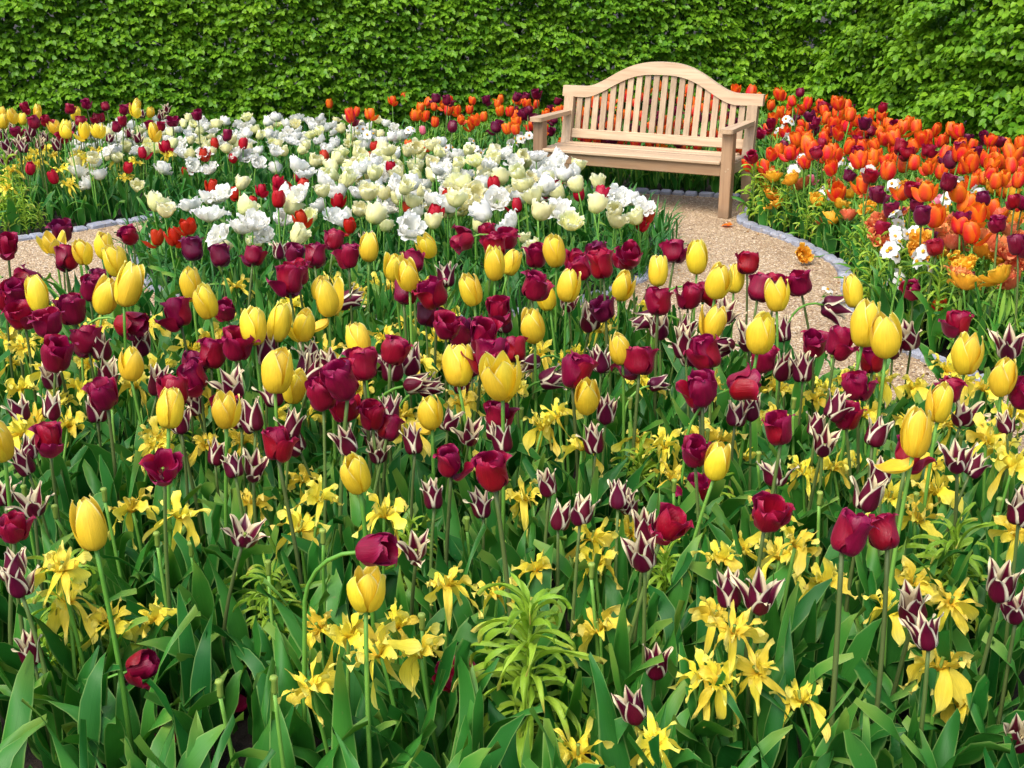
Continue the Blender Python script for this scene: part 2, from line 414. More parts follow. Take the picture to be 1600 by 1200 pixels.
b = MB(); setts(b, ISL, True); setts(b, FRONT_E); setts(b, RIGHT_E)
tag(link('kerb', b.me('kerb', M_GRANITE, smooth=False)), kind='structure')

# ------------------------------------------------------------------ bench
def make_bench():
    root = link('garden_bench', None, loc=(0, 0, 0))
    tag(root, 'pale wooden garden bench with humped slatted back standing on the gravel path', 'bench')
    fl = Vector((0.225, 9.52)); fr = Vector((1.60, 8.86)); mid = (fl + fr) / 2; d = (fr - fl).normalized()
    root.location = (mid.x, mid.y, 0); root.rotation_euler = (0, 0, math.atan2(d.y, d.x) - R(2.0))
    W = (fr - fl).length + 0.03; hw = W / 2; D = 0.50; rec = math.radians(10)
    pk = [0.0]
    def part(name, b, mat, parent=root):
        me = b.me(name, mat, smooth=False)
        a = me.attributes.new('plank', 'FLOAT', 'FACE'); a.data.foreach_set('value', b.pl if hasattr(b, 'pl') else [random.random()] * len(me.polygons))
        return link(name, me, parent)
    def boxpart(name, c, dm, mat, M=None, bev=.005):
        b = MB(); b.box(c, dm, M, bev); return part(name, b, mat)
    for s in (-1, 1):
        boxpart('front_leg', (s * hw, 0, 0.315), (0.085, 0.085, 0.63), WL)
        # rear leg, straight below the seat, raked above it
        b = MB(); w = 0.082; t = 0.062
        prof = [(D + .06, 0.0), (D, 0.40), (D + .015, 0.46), (D + .008 + math.tan(rec) * .325, 0.776)]
        vs = []
        for (yy, zz) in prof:
            for sx, sy in ((-1, -1), (1, -1), (1, 1), (-1, 1)): vs.append((s * hw + sx * w / 2, yy + sy * t / 2, zz))
        b.v = vs; b.uv = [(0, 0)] * len(vs)
        for i in range(3):
            for k in range(4): b.f.append((i * 4 + k, i * 4 + (k + 1) % 4, i * 4 + 4 + (k + 1) % 4, i * 4 + 4 + k)); b.mi.append(0)
        b.f += [(3, 2, 1, 0), (12, 13, 14, 15)]; b.mi += [0, 0]
        part('rear_leg', b, WZ)
        # arm: slightly widened towards its rounded front end
        b = MB(); outl = []
        for k in range(9):
            a = math.pi + math.pi * k / 8
            outl.append((0.052 * math.cos(a), -0.075 + 0.03 * math.sin(a)))
        outl += [(0.046, .1), (0.036, D + .005), (-0.036, D + .005), (-0.046, .1)]
        n = len(outl)
        for z in (0.632, 0.664):
            for (x, y) in outl: b.v.append((s * hw + x, y, z)); b.uv.append((0, 0))
        b.f = [tuple(range(n))[::-1], tuple(range(n, 2 * n))] + [(i, (i + 1) % n, n + (i + 1) % n, n + i) for i in range(n)]
        b.mi = [0] * len(b.f)
        part('armrest', b, WY)
        boxpart('side_rail', (s * hw, D / 2 + .005, 0.355), (0.04, D - .155, 0.085), WY)
    boxpart('apron', (0, -0.012, 0.352), (W - .089, 0.034, 0.085), WA)
    boxpart('rear_apron', (0, D - .01, 0.352), (W - .086, 0.03, 0.08), WX)
    # seat slats
    b = MB(); pl = []
    n = 6; sw = 0.073; y0 = -0.02
    for i in range(n):
        nf = len(b.f); y = y0 + i * (sw + .009) + (0.02 if i else 0)
        wd = W - .092 if (i == 0 or i == n - 1) else W + .03
        b.box((0, y, 0.412 - .012 * math.sin(math.pi * (i + .5) / n)), (wd, sw, 0.026), None, .006); pl += [random.random()] * (len(b.f) - nf)
    b.pl = pl; part('seat', b, WX)
    # back: bottom rail, slats, humped top rail, all leaning with the rear legs
    def by(z): return D + .015 + (z - 0.46) * math.tan(rec) * 1.04
    Mr = Euler((-rec, 0, 0)).to_matrix()
    for s_ in (-1, 1):      # dowel plugs where the rails enter the front legs
        b = MB(); b.tube([(s_ * hw, -.0415, .352), (s_ * hw, -.0445, .352)], .007, 10); b.tube([(s_ * hw + .018, -.0415, .37), (s_ * hw + .018, -.0445, .37)], .006, 10); part('dowel', b, WX)
    boxpart('bottom_rail', (0, by(.478), 0.478), (W - .084, 0.036, 0.075), WX, Mr)
    def top(x):
        t = min(1.0, abs(x) / (hw * 0.84)); h = 0.5 + 0.5 * math.cos(math.pi * t ** 1.4)
        return 0.868 + 0.20 * h - .012 * (1 if t >= 1 else t)
    def low(x): return top(x) - (0.098 - .014 * min(1, abs(x) / hw))
    b = MB(); xs = np.linspace(-hw - .066, hw + .075, 60)
    for x in xs:
        for z, yo in ((low(x), -.026), (low(x), .026), (top(x), .026), (top(x), -.026)):
            b.v.append((x, by(z) + yo, z)); b.uv.append((0, 0))
    for i in range(59):
        for k in range(4): b.f.append((i * 4 + k, i * 4 + 4 + k, i * 4 + 4 + (k + 1) % 4, i * 4 + (k + 1) % 4))
    b.f += [(0, 1, 2, 3), tuple(59 * 4 + k for k in (3, 2, 1, 0))]; b.mi = [0] * len(b.f)
    part('top_rail', b, WX)
    ns = 20; span = W - .10
    for i in range(ns):
        x = -span / 2 + span * (i + .5) / ns; z0, z1 = 0.510, low(x) + .006
        b = MB(); w = 0.047 / 2; t = .009
        for z in (z0, z1):
            zz = z
            for sx, sy in ((-1, -1), (1, -1), (1, 1), (-1, 1)): b.v.append((x + sx * w, by(zz) + sy * t, zz)); b.uv.append((0, 0))
        b.f = [(k, (k + 1) % 4, 4 + (k + 1) % 4, 4 + k) for k in range(4)] + [(3, 2, 1, 0), (4, 5, 6, 7)]; b.mi = [0] * 6
        part('back_slat', b, WZ)
make_bench()

# ------------------------------------------------------------------ hedges
def cross(a, b): return np.cross(a, b)
def nrm(a): return a / np.maximum(np.linalg.norm(a, axis=-1, keepdims=True), 1e-9)
def leaf_cloud(name, P, D, U, L, Wd, tone, mat, parent=None, fold=0.22, droop=0.25):
    """one mesh of folded leaves; P base, D direction, U leaf normal, L length, Wd half width"""
    D = nrm(D); Sd = nrm(cross(D, U)); U = nrm(cross(Sd, D))
    L = L[:, None]; Wd = Wd[:, None]
    dn = np.array([0, 0, -1.0])
    def pt(t, s, up): return P + D * L * t + Sd * Wd * s + U * Wd * up * fold + dn * L * droop * t * t
    V = np.stack([pt(0, 0, 0), pt(.28, -.85, 1), pt(.62, -.8, .9), pt(1, 0, 0), pt(.62, .8, .9), pt(.28, .85, 1), pt(.45, 0, -.3)], 1)
    n = len(P); base = (np.arange(n) * 7)[:, None]
    F = np.concatenate([base + np.array([[0, 6, 2, 1]]), base + np.array([[6, 3, 2, 2]]), base + np.array([[0, 5, 4, 6]]), base + np.array([[6, 4, 3, 3]])], 1).reshape(-1, 4)
    tri = F[:, 2] == F[:, 3]
    lt = np.where(tri, 3, 4); ls = np.concatenate([[0], np.cumsum(lt)[:-1]])
    flat = np.concatenate([f[:k] for f, k in ()]) if False else None
    mask = np.ones_like(F, dtype=bool); mask[tri, 3] = False
    li = F[mask]
    me = bpy.data.meshes.new(name); me.vertices.add(n * 7); me.loops.add(len(li)); me.polygons.add(len(F))
    me.vertices.foreach_set('co', V.reshape(-1).astype(np.float32)); me.loops.foreach_set('vertex_index', li.astype(np.int32))
    me.polygons.foreach_set('loop_start', ls.astype(np.int32)); me.polygons.foreach_set('loop_total', lt.astype(np.int32))
    a = me.attributes.new('tone', 'FLOAT', 'POINT'); a.data.foreach_set('value', np.repeat(tone, 7).astype(np.float32))
    uvv = np.tile(np.array([[.5, 0], [0, .3], [0, .6], [.5, 1], [1, .6], [1, .3], [.5, .45]]), (n, 1))
    ul = me.uv_layers.new(name='UVMap'); ul.data.foreach_set('uv', uvv[li].astype(np.float32).ravel())
    me.materials.append(mat); me.update(calc_edges=True)
    me.polygons.foreach_set('use_smooth', [True] * len(F))
    return link(name, me, parent)

def make_hedge(p0, p1, top, label, nsh, seed, ln=(0.10, 0.22), size=0.052, thick=0.55, amp=1.0):
    r = np.random.default_rng(seed)
    p0 = np.array(p0); p1 = np.array(p1); ax = (p1 - p0); LL = np.linalg.norm(ax); ax = ax / LL
    out = np.array([ax[1], -ax[0]])          # towards the garden
    if np.dot(out, -p0) < 0: out = -out
    root = link('hedge', None, loc=(*((p0 + p1) / 2 - out * thick / 2), 0)); tag(root, label, 'hedge')
    o3 = np.array(root.location)
    A = np.array([*ax, 0]); O = np.array([*out, 0]); Z = np.array([0, 0, 1.0])
    s = r.uniform(0, LL, nsh); z = r.uniform(0.02, top, nsh)
    bulge = 0.05 * np.sin(s * 2.1 + z * 1.3) + 0.04 * np.sin(s * 5.3 - z * 6.1 + 1) + 0.05 * np.sin(z * 14 + np.sin(s * 3) * 2)
    bulge = bulge * amp + (amp - 1) * .06 * np.sin(z * 9 + np.sin(s * 2.3) * 2.5)
    dep = r.exponential(0.06, nsh)
    dep = np.minimum(dep, thick - .05) - bulge * .8
    # leaves of both faces and the inside
    B = np.array([*p0, 0]) + A * s[:, None] + Z * z[:, None] - O * dep[:, None]
    sdir = nrm(O * r.uniform(.25, 1.0, (nsh, 1)) + A * r.normal(0, .85, (nsh, 1)) + Z * r.uniform(-.15, .35, (nsh, 1)))
    sl = r.uniform(*ln, nsh)
    Ps, Ds, Us, Ls, Ts = [], [], [], [], []
    shoot_tone = np.clip(0.45 + 0.22 * np.sin(s * 1.3 + 2) * np.sin(z * 2.3 + s) + r.normal(0, .2, nsh) - np.clip(dep, 0, .3) * 0.0, 0, 1)
    K = 7
    for k in range(K):
        t = (k + 1) / K; side = 1 if k % 2 else -1
        P = B + sdir * (sl * t)[:, None] + Z * (-(t * t) * .03)
        lat = nrm(cross(sdir, np.tile(Z, (nsh, 1)))) * side
        D = nrm(sdir * r.uniform(.3, .9, (nsh, 1)) + lat * r.uniform(.4, 1.1, (nsh, 1)) + Z * r.uniform(-.75, .15, (nsh, 1)))
        U = nrm(Z * r.uniform(.35, 1.1, (nsh, 1)) + O * r.uniform(.3, 1.2, (nsh, 1)) + r.normal(0, .38, (nsh, 3)))
        Ps.append(P); Ds.append(D); Us.append(U); Ls.append(size * r.uniform(.75, 1.45, nsh) * (1.05 - .25 * t)); Ts.append(np.clip(shoot_tone + r.normal(0, .16, nsh) + .15 * t, 0, 1))
    P = np.concatenate(Ps); D = np.concatenate(Ds); U = np.concatenate(Us); L = np.concatenate(Ls); T = np.concatenate(Ts)
    # deep filling leaves and the far face
    m = int(nsh * 3.6); s2 = r.uniform(0, LL, m); z2 = r.uniform(0, top, m); d2 = r.uniform(.1, thick, m)
    P2 = np.array([*p0, 0]) + A * s2[:, None] + Z * z2[:, None] - O * d2[:, None]
    P = np.concatenate([P, P2]); D = np.concatenate([D, r.normal(0, 1, (m, 3)) + Z * -.3]); U = np.concatenate([U, r.normal(0, 1, (m, 3)) + Z * .5 + O * .4])
    L = np.concatenate([L, size * r.uniform(.9, 1.5, m)]); T = np.concatenate([T, r.uniform(0, .6, m)])
    leaf_cloud('foliage', P - o3, D, U, L, L * r.uniform(.38, .52, len(L)), T, M_HEDGE, root)
    # stems and twigs inside
    x = 0.25   # trunks
    while x < LL:
        b = MB(); bp = np.array([*p0, 0]) + A * x - O * (thick * r.uniform(.38, .5)) - o3
        pts = [bp + A * r.normal(0, .02) + Z * zz for zz in np.linspace(-.04, top - .1, 8)]
        b.tube([tuple(q) for q in pts], [0.03 - .0025 * i for i in range(8)], 7)
        t = link('trunk', b.me('trunk', M_BARK), root)
        for k in range(9):
            zz = r.uniform(.15, top - .2); sg = r.choice([-1, 1]); q0 = bp + Z * zz
            q1 = q0 + A * sg * r.uniform(.2, .45) + Z * r.uniform(.02, .14) + O * r.uniform(-.12, .25); qm = (q0 + q1) / 2 + Z * .03
            b2 = MB(); b2.tube([tuple(q0), tuple(qm), tuple(q1)], [.011, .008, .004], 5)
            if k < 5: link('branch', b2.me('branch', M_BARK), t)
        x += r.uniform(.5, .75)
make_hedge((-7.6, 11.35), (3.35, 13.7), 2.05, 'long clipped green hedge running straight across the back of the garden', 12500, 3, ln=(.07, .18), size=0.052, amp=1.0)
make_hedge((3.25, 13.85), (5.75, 3.6), 2.3, 'looser leafy hedge closing the right side behind the orange tulips', 8200, 5, ln=(.12, .32), size=0.062, amp=2.3)

# ------------------------------------------------------------------ flower building blocks
def catmull(pts, n):
    pts = np.array(pts, float); m = len(pts); t = np.linspace(0, m - 1, n); out = []
    for x in t:
        i = min(int(x), m - 2); f = x - i
        p0 = pts[max(i - 1, 0)]; p1 = pts[i]; p2 = pts[i + 1]; p3 = pts[min(i + 2, m - 1)]
        out.append(.5 * ((2 * p1) + (-p0 + p2) * f + (2 * p0 - 5 * p1 + 4 * p2 - p3) * f * f + (-p0 + 3 * p1 - 3 * p2 + p3) * f ** 3))
    return np.array(out)
def petal(prof, nu=9, nv=7, ruffle=0.02, H=1.0, twist=0.0, seed=0, crease=.012, curl=0.0, edge_in=0.0):
    """profile rows: radius, height, half width, radius of cross curvature"""
    r = random.Random(seed); C = catmull(prof, nu); P = np.zeros((nu, nv, 3)); UV = np.zeros((nu, nv, 2))
    ph = r.uniform(0, 6.3); ph2 = r.uniform(0, 6.3); fr = r.uniform(1.3, 2.4)
    skew = r.uniform(-.06, .06)
    for i in range(nu):
        a = C[max(i - 1, 0)]; c = C[min(i + 1, nu - 1)]; tr, tz = c[0] - a[0], c[1] - a[1]; L = math.hypot(tr, tz) or 1
        nr, nz = -tz / L, tr / L; u = i / (nu - 1)
        w = max(C[i, 2], 0.0); rho = C[i, 3]
        for j in range(nv):
            v = 2 * j / (nv - 1) - 1; s = w * v / rho
            y = rho * math.sin(s); off = rho * (1 - math.cos(s)) if abs(rho) < 50 else 0
            off += ruffle * (v * v) * math.sin(fr * 6.3 * u + ph + 1.6 * v) * (0.3 + u) + ruffle * .7 * math.sin(3 * u * 3.1 + ph2) * u
            off += crease * math.exp(-(v / .16) ** 2) * -1 + curl * u * u * v * v
            tw = twist * u * v * w
            P[i, j] = (C[i, 0] + nr * (off + tw) , y + skew * u * u, C[i, 1] + nz * (off + tw))
            UV[i, j] = (j / (nv - 1), u)
    return P * H, UV
def rotz(P, a):
    c, s = math.cos(a), math.sin(a); Q = P.copy(); Q[..., 0] = P[..., 0] * c - P[..., 1] * s; Q[..., 1] = P[..., 0] * s + P[..., 1] * c
    return Q
def tilt(P, a):      # lean a petal (lying along +x) outward about its base
    c, s = math.cos(a), math.sin(a); Q = P.copy(); Q[..., 0] = P[..., 0] * c + P[..., 2] * s; Q[..., 2] = -P[..., 0] * s + P[..., 2] * c
    return Q
PROF = {
 'yellow': [(.05, .0, .09, .28), (.19, .05, .24, .29), (.285, .22, .33, .31), (.32, .44, .34, .34), (.285, .68, .29, .33), (.20, .88, .17, .28), (.12, 1.01, .02, .25)],
 'crimson': [(.06, .0, .12, .38), (.28, .04, .33, .40), (.42, .22, .48, .45), (.45, .48, .54, .48), (.42, .74, .50, .48), (.40, .92, .36, .48), (.43, 1.0, .10, .5)],
 'lily': [(.05, .0, .12, .32), (.27, .04, .33, .32), (.37, .20, .42, .36), (.36, .44, .37, .36), (.33, .68, .24, .30), (.36, .88, .11, .22), (.45, 1.03, .012, .3)],
 'lilyopen': [(.05, .0, .12, .30), (.26, .04, .30, .32), (.38, .20, .36, .34), (.42, .42, .32, .34), (.47, .64, .22, .28), (.57, .82, .10, .22), (.72, .95, .012, .3)],
 'orange': [(.06, .0, .10, .30), (.24, .05, .28, .33), (.35, .25, .40, .37), (.38, .50, .43, .39), (.34, .76, .34, .37), (.27, .93, .20, .34), (.22, 1.0, .03, .3)],
}
def stamens(b, H, r):
    b.tube([(0, 0, 0), (0, 0, .22 * H), (0, 0, .40 * H), (0, 0, .44 * H)], [.035 * H, .05 * H, .045 * H, .07 * H], 6, 1)
    for k in range(6):
        a = k * math.pi / 3 + r.uniform(-.2, .2); x, y = math.cos(a) * .12 * H, math.sin(a) * .12 * H
        b.tube([(x * .4, y * .4, 0.02 * H), (x, y, .25 * H), (x * 1.3, y * 1.3, .38 * H)], [.012 * H, .012 * H, .02 * H], 4, 2)
def cup_core(kind, mat, H, seed, opened=0.0, full=False, fine=True):
    r = random.Random(seed); b = MB(); nu, nv = (11, 9) if fine else (8, 6)
    base = PROF[kind]; stamens(b, H, r) if fine else None
    for k in range(3):
        a = k * 2.094 + r.uniform(-.12, .12)
        inn = [(x * .80, z * r.uniform(.97, 1.04), w * 1.0, rho * .86) for x, z, w, rho in base]
        P, UV = petal(inn, nu, nv, ruffle=RUF.get(kind, .02), H=H, seed=r.random())
        b.grid(rotz(tilt(P, opened * .8 + r.uniform(-.03, .05)), a), UV, 0)
    if full:
        for k in range(3):
            a = k * 2.094 + 1.047 + r.uniform(-.12, .12)
            P, UV = petal(base, nu, nv, ruffle=RUF.get(kind, .02), H=H, seed=r.random())
            ex = r.choice([0, 0, 0, 0, .3, .8]) if kind != 'lily' else r.uniform(0, .35)
            b.grid(rotz(tilt(P, opened + ex + r.uniform(-.03, .07)), a), UV, 0)
    return b.me('bloom', [mat, M_PISTIL, M_STAMEN])
RUF = {'yellow': .018, 'crimson': .085, 'lily': .035, 'lilyopen': .045, 'orange': .035}
def outer_petal(kind, mat, H, seed):
    b = MB(); P, UV = petal(PROF[kind], 14, 11, ruffle=RUF[kind] * 1.15, H=H, seed=seed, curl=-.05 if kind != 'crimson' else -.09); b.grid(P, UV); return b.me('petal', mat)
def spider_prof(r, droop):
    L = r.uniform(.7, 1.3); w = r.uniform(.09, .19)
    w *= .85
    return [(.04, .05, .06, 2), (.2 * L, .16, w * .9, 1), (.45 * L, .20 - droop * .2, w * 1.15, .6), (.68 * L, .10 - droop * .55, w, .4), (.84 * L, -.08 - droop * .8, w * .55, .3), (.92 * L + r.uniform(-.15, .1), -.22 - droop * 1.05, .012, .3)]
def spider_core(mat, H, seed, full=False, fine=True):
    r = random.Random(seed); b = MB(); nu, nv = (11, 6) if fine else (8, 5)
    b.tube([(0, 0, 0), (0, 0, .2 * H), (0.02 * H, 0, .42 * H), (0.02 * H, 0, .46 * H)], [.05 * H, .06 * H, .05 * H, .08 * H], 6, 1)
    for k in range(9):
        a = k * .7 + r.uniform(-.4, .4); up = r.uniform(.3, .85); w = r.uniform(.06, .14); o = r.uniform(.15, .6)
        pr = [(.03, .02, .05, 2), (.12 + o * .2, up * .35, w, .4), (.2 + o * .6, up * .7, w * 1.2, .4), (.25 + o, up * .95, w * .8, .4), (.3 + o * 1.5, up * r.uniform(.7, 1.1), .02, .4)]
        P, UV = petal(pr, nu, nv, ruffle=.11, H=H, twist=r.uniform(-3, 3), seed=r.random(), curl=r.uniform(-.1, .1))
        b.grid(rotz(P, a), UV, 0)
    if full:
        for k in range(6):
            P, UV = petal(spider_prof(r, r.uniform(-.3, .8)), nu, nv, ruffle=.06, H=H, twist=r.uniform(-1.6, 1.6), seed=r.random())
            b.grid(rotz(P, k * 1.05 + r.uniform(-.3, .3)), UV, 0)
    return b.me('bloom', [mat, M_PISTIL])
def spider_petal(mat, H, seed):
    r = random.Random(seed); b = MB()
    P, UV = petal(spider_prof(r, r.uniform(-.5, 1.05)), 16, 7, ruffle=.10, H=H, twist=r.uniform(-3.2, 3.2), seed=seed); b.grid(P, UV)
    return b.me('petal', mat)
def double_bloom(mat, H, seed, openness=1.0, layers=((8, 1.0), (7, .62), (6, .3), (4, .1)), nu=7, nv=6):
    r = random.Random(seed); b = MB()
    b.tube([(0, 0, 0), (0, 0, .25 * H), (0, 0, .34 * H)], [.04 * H, .06 * H, .05 * H], 5, 1)
    for li, (n, op) in enumerate(layers):
        for k in range(n):
            a = k * 2 * math.pi / n + li * .5 + r.uniform(-.25, .25); o = op * openness * r.uniform(.6, 1.15); L = r.uniform(.85, 1.2) * (1 - .10 * li)
            w = r.uniform(.20, .31) * (1 - .1 * li)
            pr = [(.04, 0, .07, .5), (.22 + .16 * o, .12 * L, w * .8, .5), (.30 + .26 * o, (.36 - .10 * o) * L, w * 1.05, .42), (.32 + .42 * o, (.64 - .22 * o) * L, w * 1.05, .45), (.30 + .56 * o, (.88 - .40 * o) * L, w * .75, .5), (.26 + .66 * o, (1.0 - .55 * o) * L, w * .25, .6)]
            P, UV = petal(pr, nu, nv, ruffle=.07, H=H, seed=r.random(), crease=.02); b.grid(rotz(P, a), UV, 0)
    return b.me('bloom', [mat, M_PISTIL])
def narcissus_head(H, seed):
    r = random.Random(seed); b = MB()
    for f in range(r.randint(3, 5)):
        az = f * 1.6 + r.uniform(-.4, .4); M = Euler((R(r.uniform(45, 80)), 0, az)).to_matrix(); off = M @ Vector((0, 0, .5 * H)) + Vector((0, 0, r.uniform(-.1, .5) * H))
        b.tube([(0, 0, 0), tuple(off * .6 + Vector((0, 0, .1 * H))), tuple(off)], [.03 * H] * 3, 4, 1)
        for k in range(6):
            pr = [(.04, .0, .08, 2), (.2, .03, .2, 2), (.38, .02, .2, 2), (.52, -.03, .02, 2)]
            P, UV = petal(pr, 5, 4, ruffle=.03, H=H, seed=r.random(), crease=0); P = rotz(P, k * 1.047)
            Q = (np.array(M) @ P.reshape(-1, 3).T).T.reshape(P.shape) + np.array(off); b.grid(Q, UV, 0)
        c = [off + M @ Vector((0, 0, t * H)) for t in (0, .06, .14)]
        b.tube([tuple(x) for x in c], [.08 * H, .11 * H, .13 * H], 8, 2)
    return b.me('bloom', [PM['narc'], M_STEM, M_GOLD])
def stem_mesh(h, bend, mat, seed, rad=.0048, droop=None, n=10):
    """returns mesh, end point, end direction"""
    r = random.Random(seed); a = r.uniform(0, 6.28)
    if droop is None:
        pts = []
        for i in range(n):
            t = i / (n - 1); k = bend * (t ** 1.7); wob = .006 * math.sin(3.5 * t + a)
            pts.append(Vector((math.cos(a) * k + wob * math.sin(a), math.sin(a) * k + wob * math.cos(a), h * t)))
    else:       # neck arches over: droop = final pitch of the neck, reach = how far it hangs out
        pts = []; p = Vector((0, 0, 0)); N_ = 18; pitch = R(86); L = h * 1.22
        for i in range(N_):
            t = i / (N_ - 1); pts.append(p.copy())
            e = max(0, (t - .66) / .34); pt = pitch * (1 - e) + droop * e
            p = p + Vector((math.cos(pt), 0, math.sin(pt))) * (L / N_)
        k = h / max(q.z for q in pts)
        pts = [q * k for q in pts]
    b = MB(); b.tube(pts, [rad * (1.25 - .35 * i / len(pts)) for i in range(len(pts))], 6)
    return b.me('stem', mat), pts[-1], (pts[-1] - pts[-2]).normalized()
def leaf_mesh(L, w, arch, seed, mat, wave=.012, nu=12, nv=5):
    """broad tulip leaf rising from the stem base, leaning out and arching over at the tip"""
    r = random.Random(seed); P = np.zeros((nu, nv, 3)); UV = np.zeros((nu, nv, 2)); p = np.array([.008, 0, 0.]); el = R(r.uniform(76, 88)); side = r.uniform(-.5, .5)
    ph = r.uniform(0, 6); az = 0
    for i in range(nu):
        t = i / (nu - 1); e = el - arch * t ** 2.2; az = side * t * t
        d = np.array([math.cos(e) * math.cos(az), math.cos(e) * math.sin(az), math.sin(e)])
        ww = w * (math.sin(math.pi * min(1, (t * .92 + .10)) ** .85)) ** .85 if t < .999 else 0.0
        ww = max(ww, .0) if t > .04 else w * .4
        sd = np.array([-math.sin(az), math.cos(az), 0]); nn = np.cross(d, sd)
        for j in range(nv):
            v = 2 * j / (nv - 1) - 1
            tw = .7 * side * t
            off = -(v * v) * ww * .38 * (1 - .5 * t) * -1 + wave * math.sin(9 * t + ph + 2.3 * v) * v * v
            P[i, j] = p + sd * v * ww * math.cos(tw) - nn * (off + v * ww * math.sin(tw)) * 1.0
            UV[i, j] = (j / (nv - 1), t)
        p = p + d * L / (nu - 1)
    b = MB(); b.grid(P, UV); return b.me('leaf', mat)

# ------------------------------------------------------------------ pools of shared meshes per kind
POOL = {}
def pool(key, n, fn):
    if key not in POOL: POOL[key] = [fn(i) for i in range(n)]
    return POOL[key]
#        category, bloom size, stem height, material, colour phrase, leaves
KIND = {
 'Y': dict(nm='yellow_tulip', h=.60, H=.115, mat='yellow', prof='yellow', words='yellow tulip', many='yellow tulips'),
 'M': dict(nm='crimson_tulip', h=.57, H=.080, mat='crimson', prof='crimson', words='crimson tulip', many='crimson tulips'),
 'L': dict(nm='lily_flowered_tulip', h=.47, H=.076, mat='lily', prof='lily', words='maroon-and-cream tulip', many='maroon and cream tulips'),
 'S': dict(nm='spidery_tulip', h=.38, H=.064, mat='spider', prof='spider', words='ragged yellow tulip', many='ragged yellow tulips'),
 'W': dict(nm='white_double_tulip', h=.44, H=.102, mat='white', words='white double tulip', many='white double tulips'),
 'C': dict(nm='cream_double_tulip', h=.46, H=.104, mat='cream', words='creamy yellow double tulip', many='creamy double tulips'),
 'R': dict(nm='red_tulip', h=.38, H=.085, mat='red', prof='orange', words='small red tulip', many='red tulips'),
 'O': dict(nm='orange_tulip', h=.50, H=.098, mat='orange', prof='orange', words='orange tulip', many='orange tulips'),
 'P': dict(nm='purple_tulip', h=.50, H=.080, mat='purple', prof='crimson', words='dark purple tulip', many='dark purple tulips'),
 'G': dict(nm='golden_double_tulip', h=.40, H=.085, mat='gold', words='golden orange double tulip', many='golden double tulips'),
 'A': dict(nm='salmon_double_tulip', h=.42, H=.085, mat='salmon', words='salmon orange double tulip', many='salmon double tulips'),
 'N': dict(nm='white_narcissus', h=.38, H=.075, mat='narc', words='white clustered narcissus', many='white narcissi'),
 'K': dict(nm='pink_tulip', h=.36, H=.07, mat='pink', prof='orange', words='small pink tulip', many='pink tulips'),
}
NST = 9
def stems(k):
    d = KIND[k]
    m = M_STEMD if k in 'MPL' else M_STEM
    return pool(('stem', k), NST, lambda i: stem_mesh(d['h'] * (0.86 + .22 * ((i * 5) % NST) / (NST - 1)), (.01, .03, .06, .02, .08, .04, .015, .05, .03)[i % 9], m, i * 13 + ord(k), rad=.0052 if k in 'YMO' else .0045))
def droops(k):
    d = KIND[k]; m = M_STEM
    return pool(('droop', k), 4, lambda i: stem_mesh(d['h'] * (.78 + .1 * i), 0, m, i, rad=.0045, droop=R((8, -12, -35, 2)[i])))
def leaves():
    return pool('leaf', 14, lambda i: leaf_mesh((.30, .34, .38, .27, .33, .24, .36)[i % 7], (.030, .040, .024, .044, .034, .032, .028)[i % 7], R((35, 80, 20, 110, 50, 95, 65)[i % 7]), i + 3, M_LEAF, wave=.008 + .006 * (i % 3)))

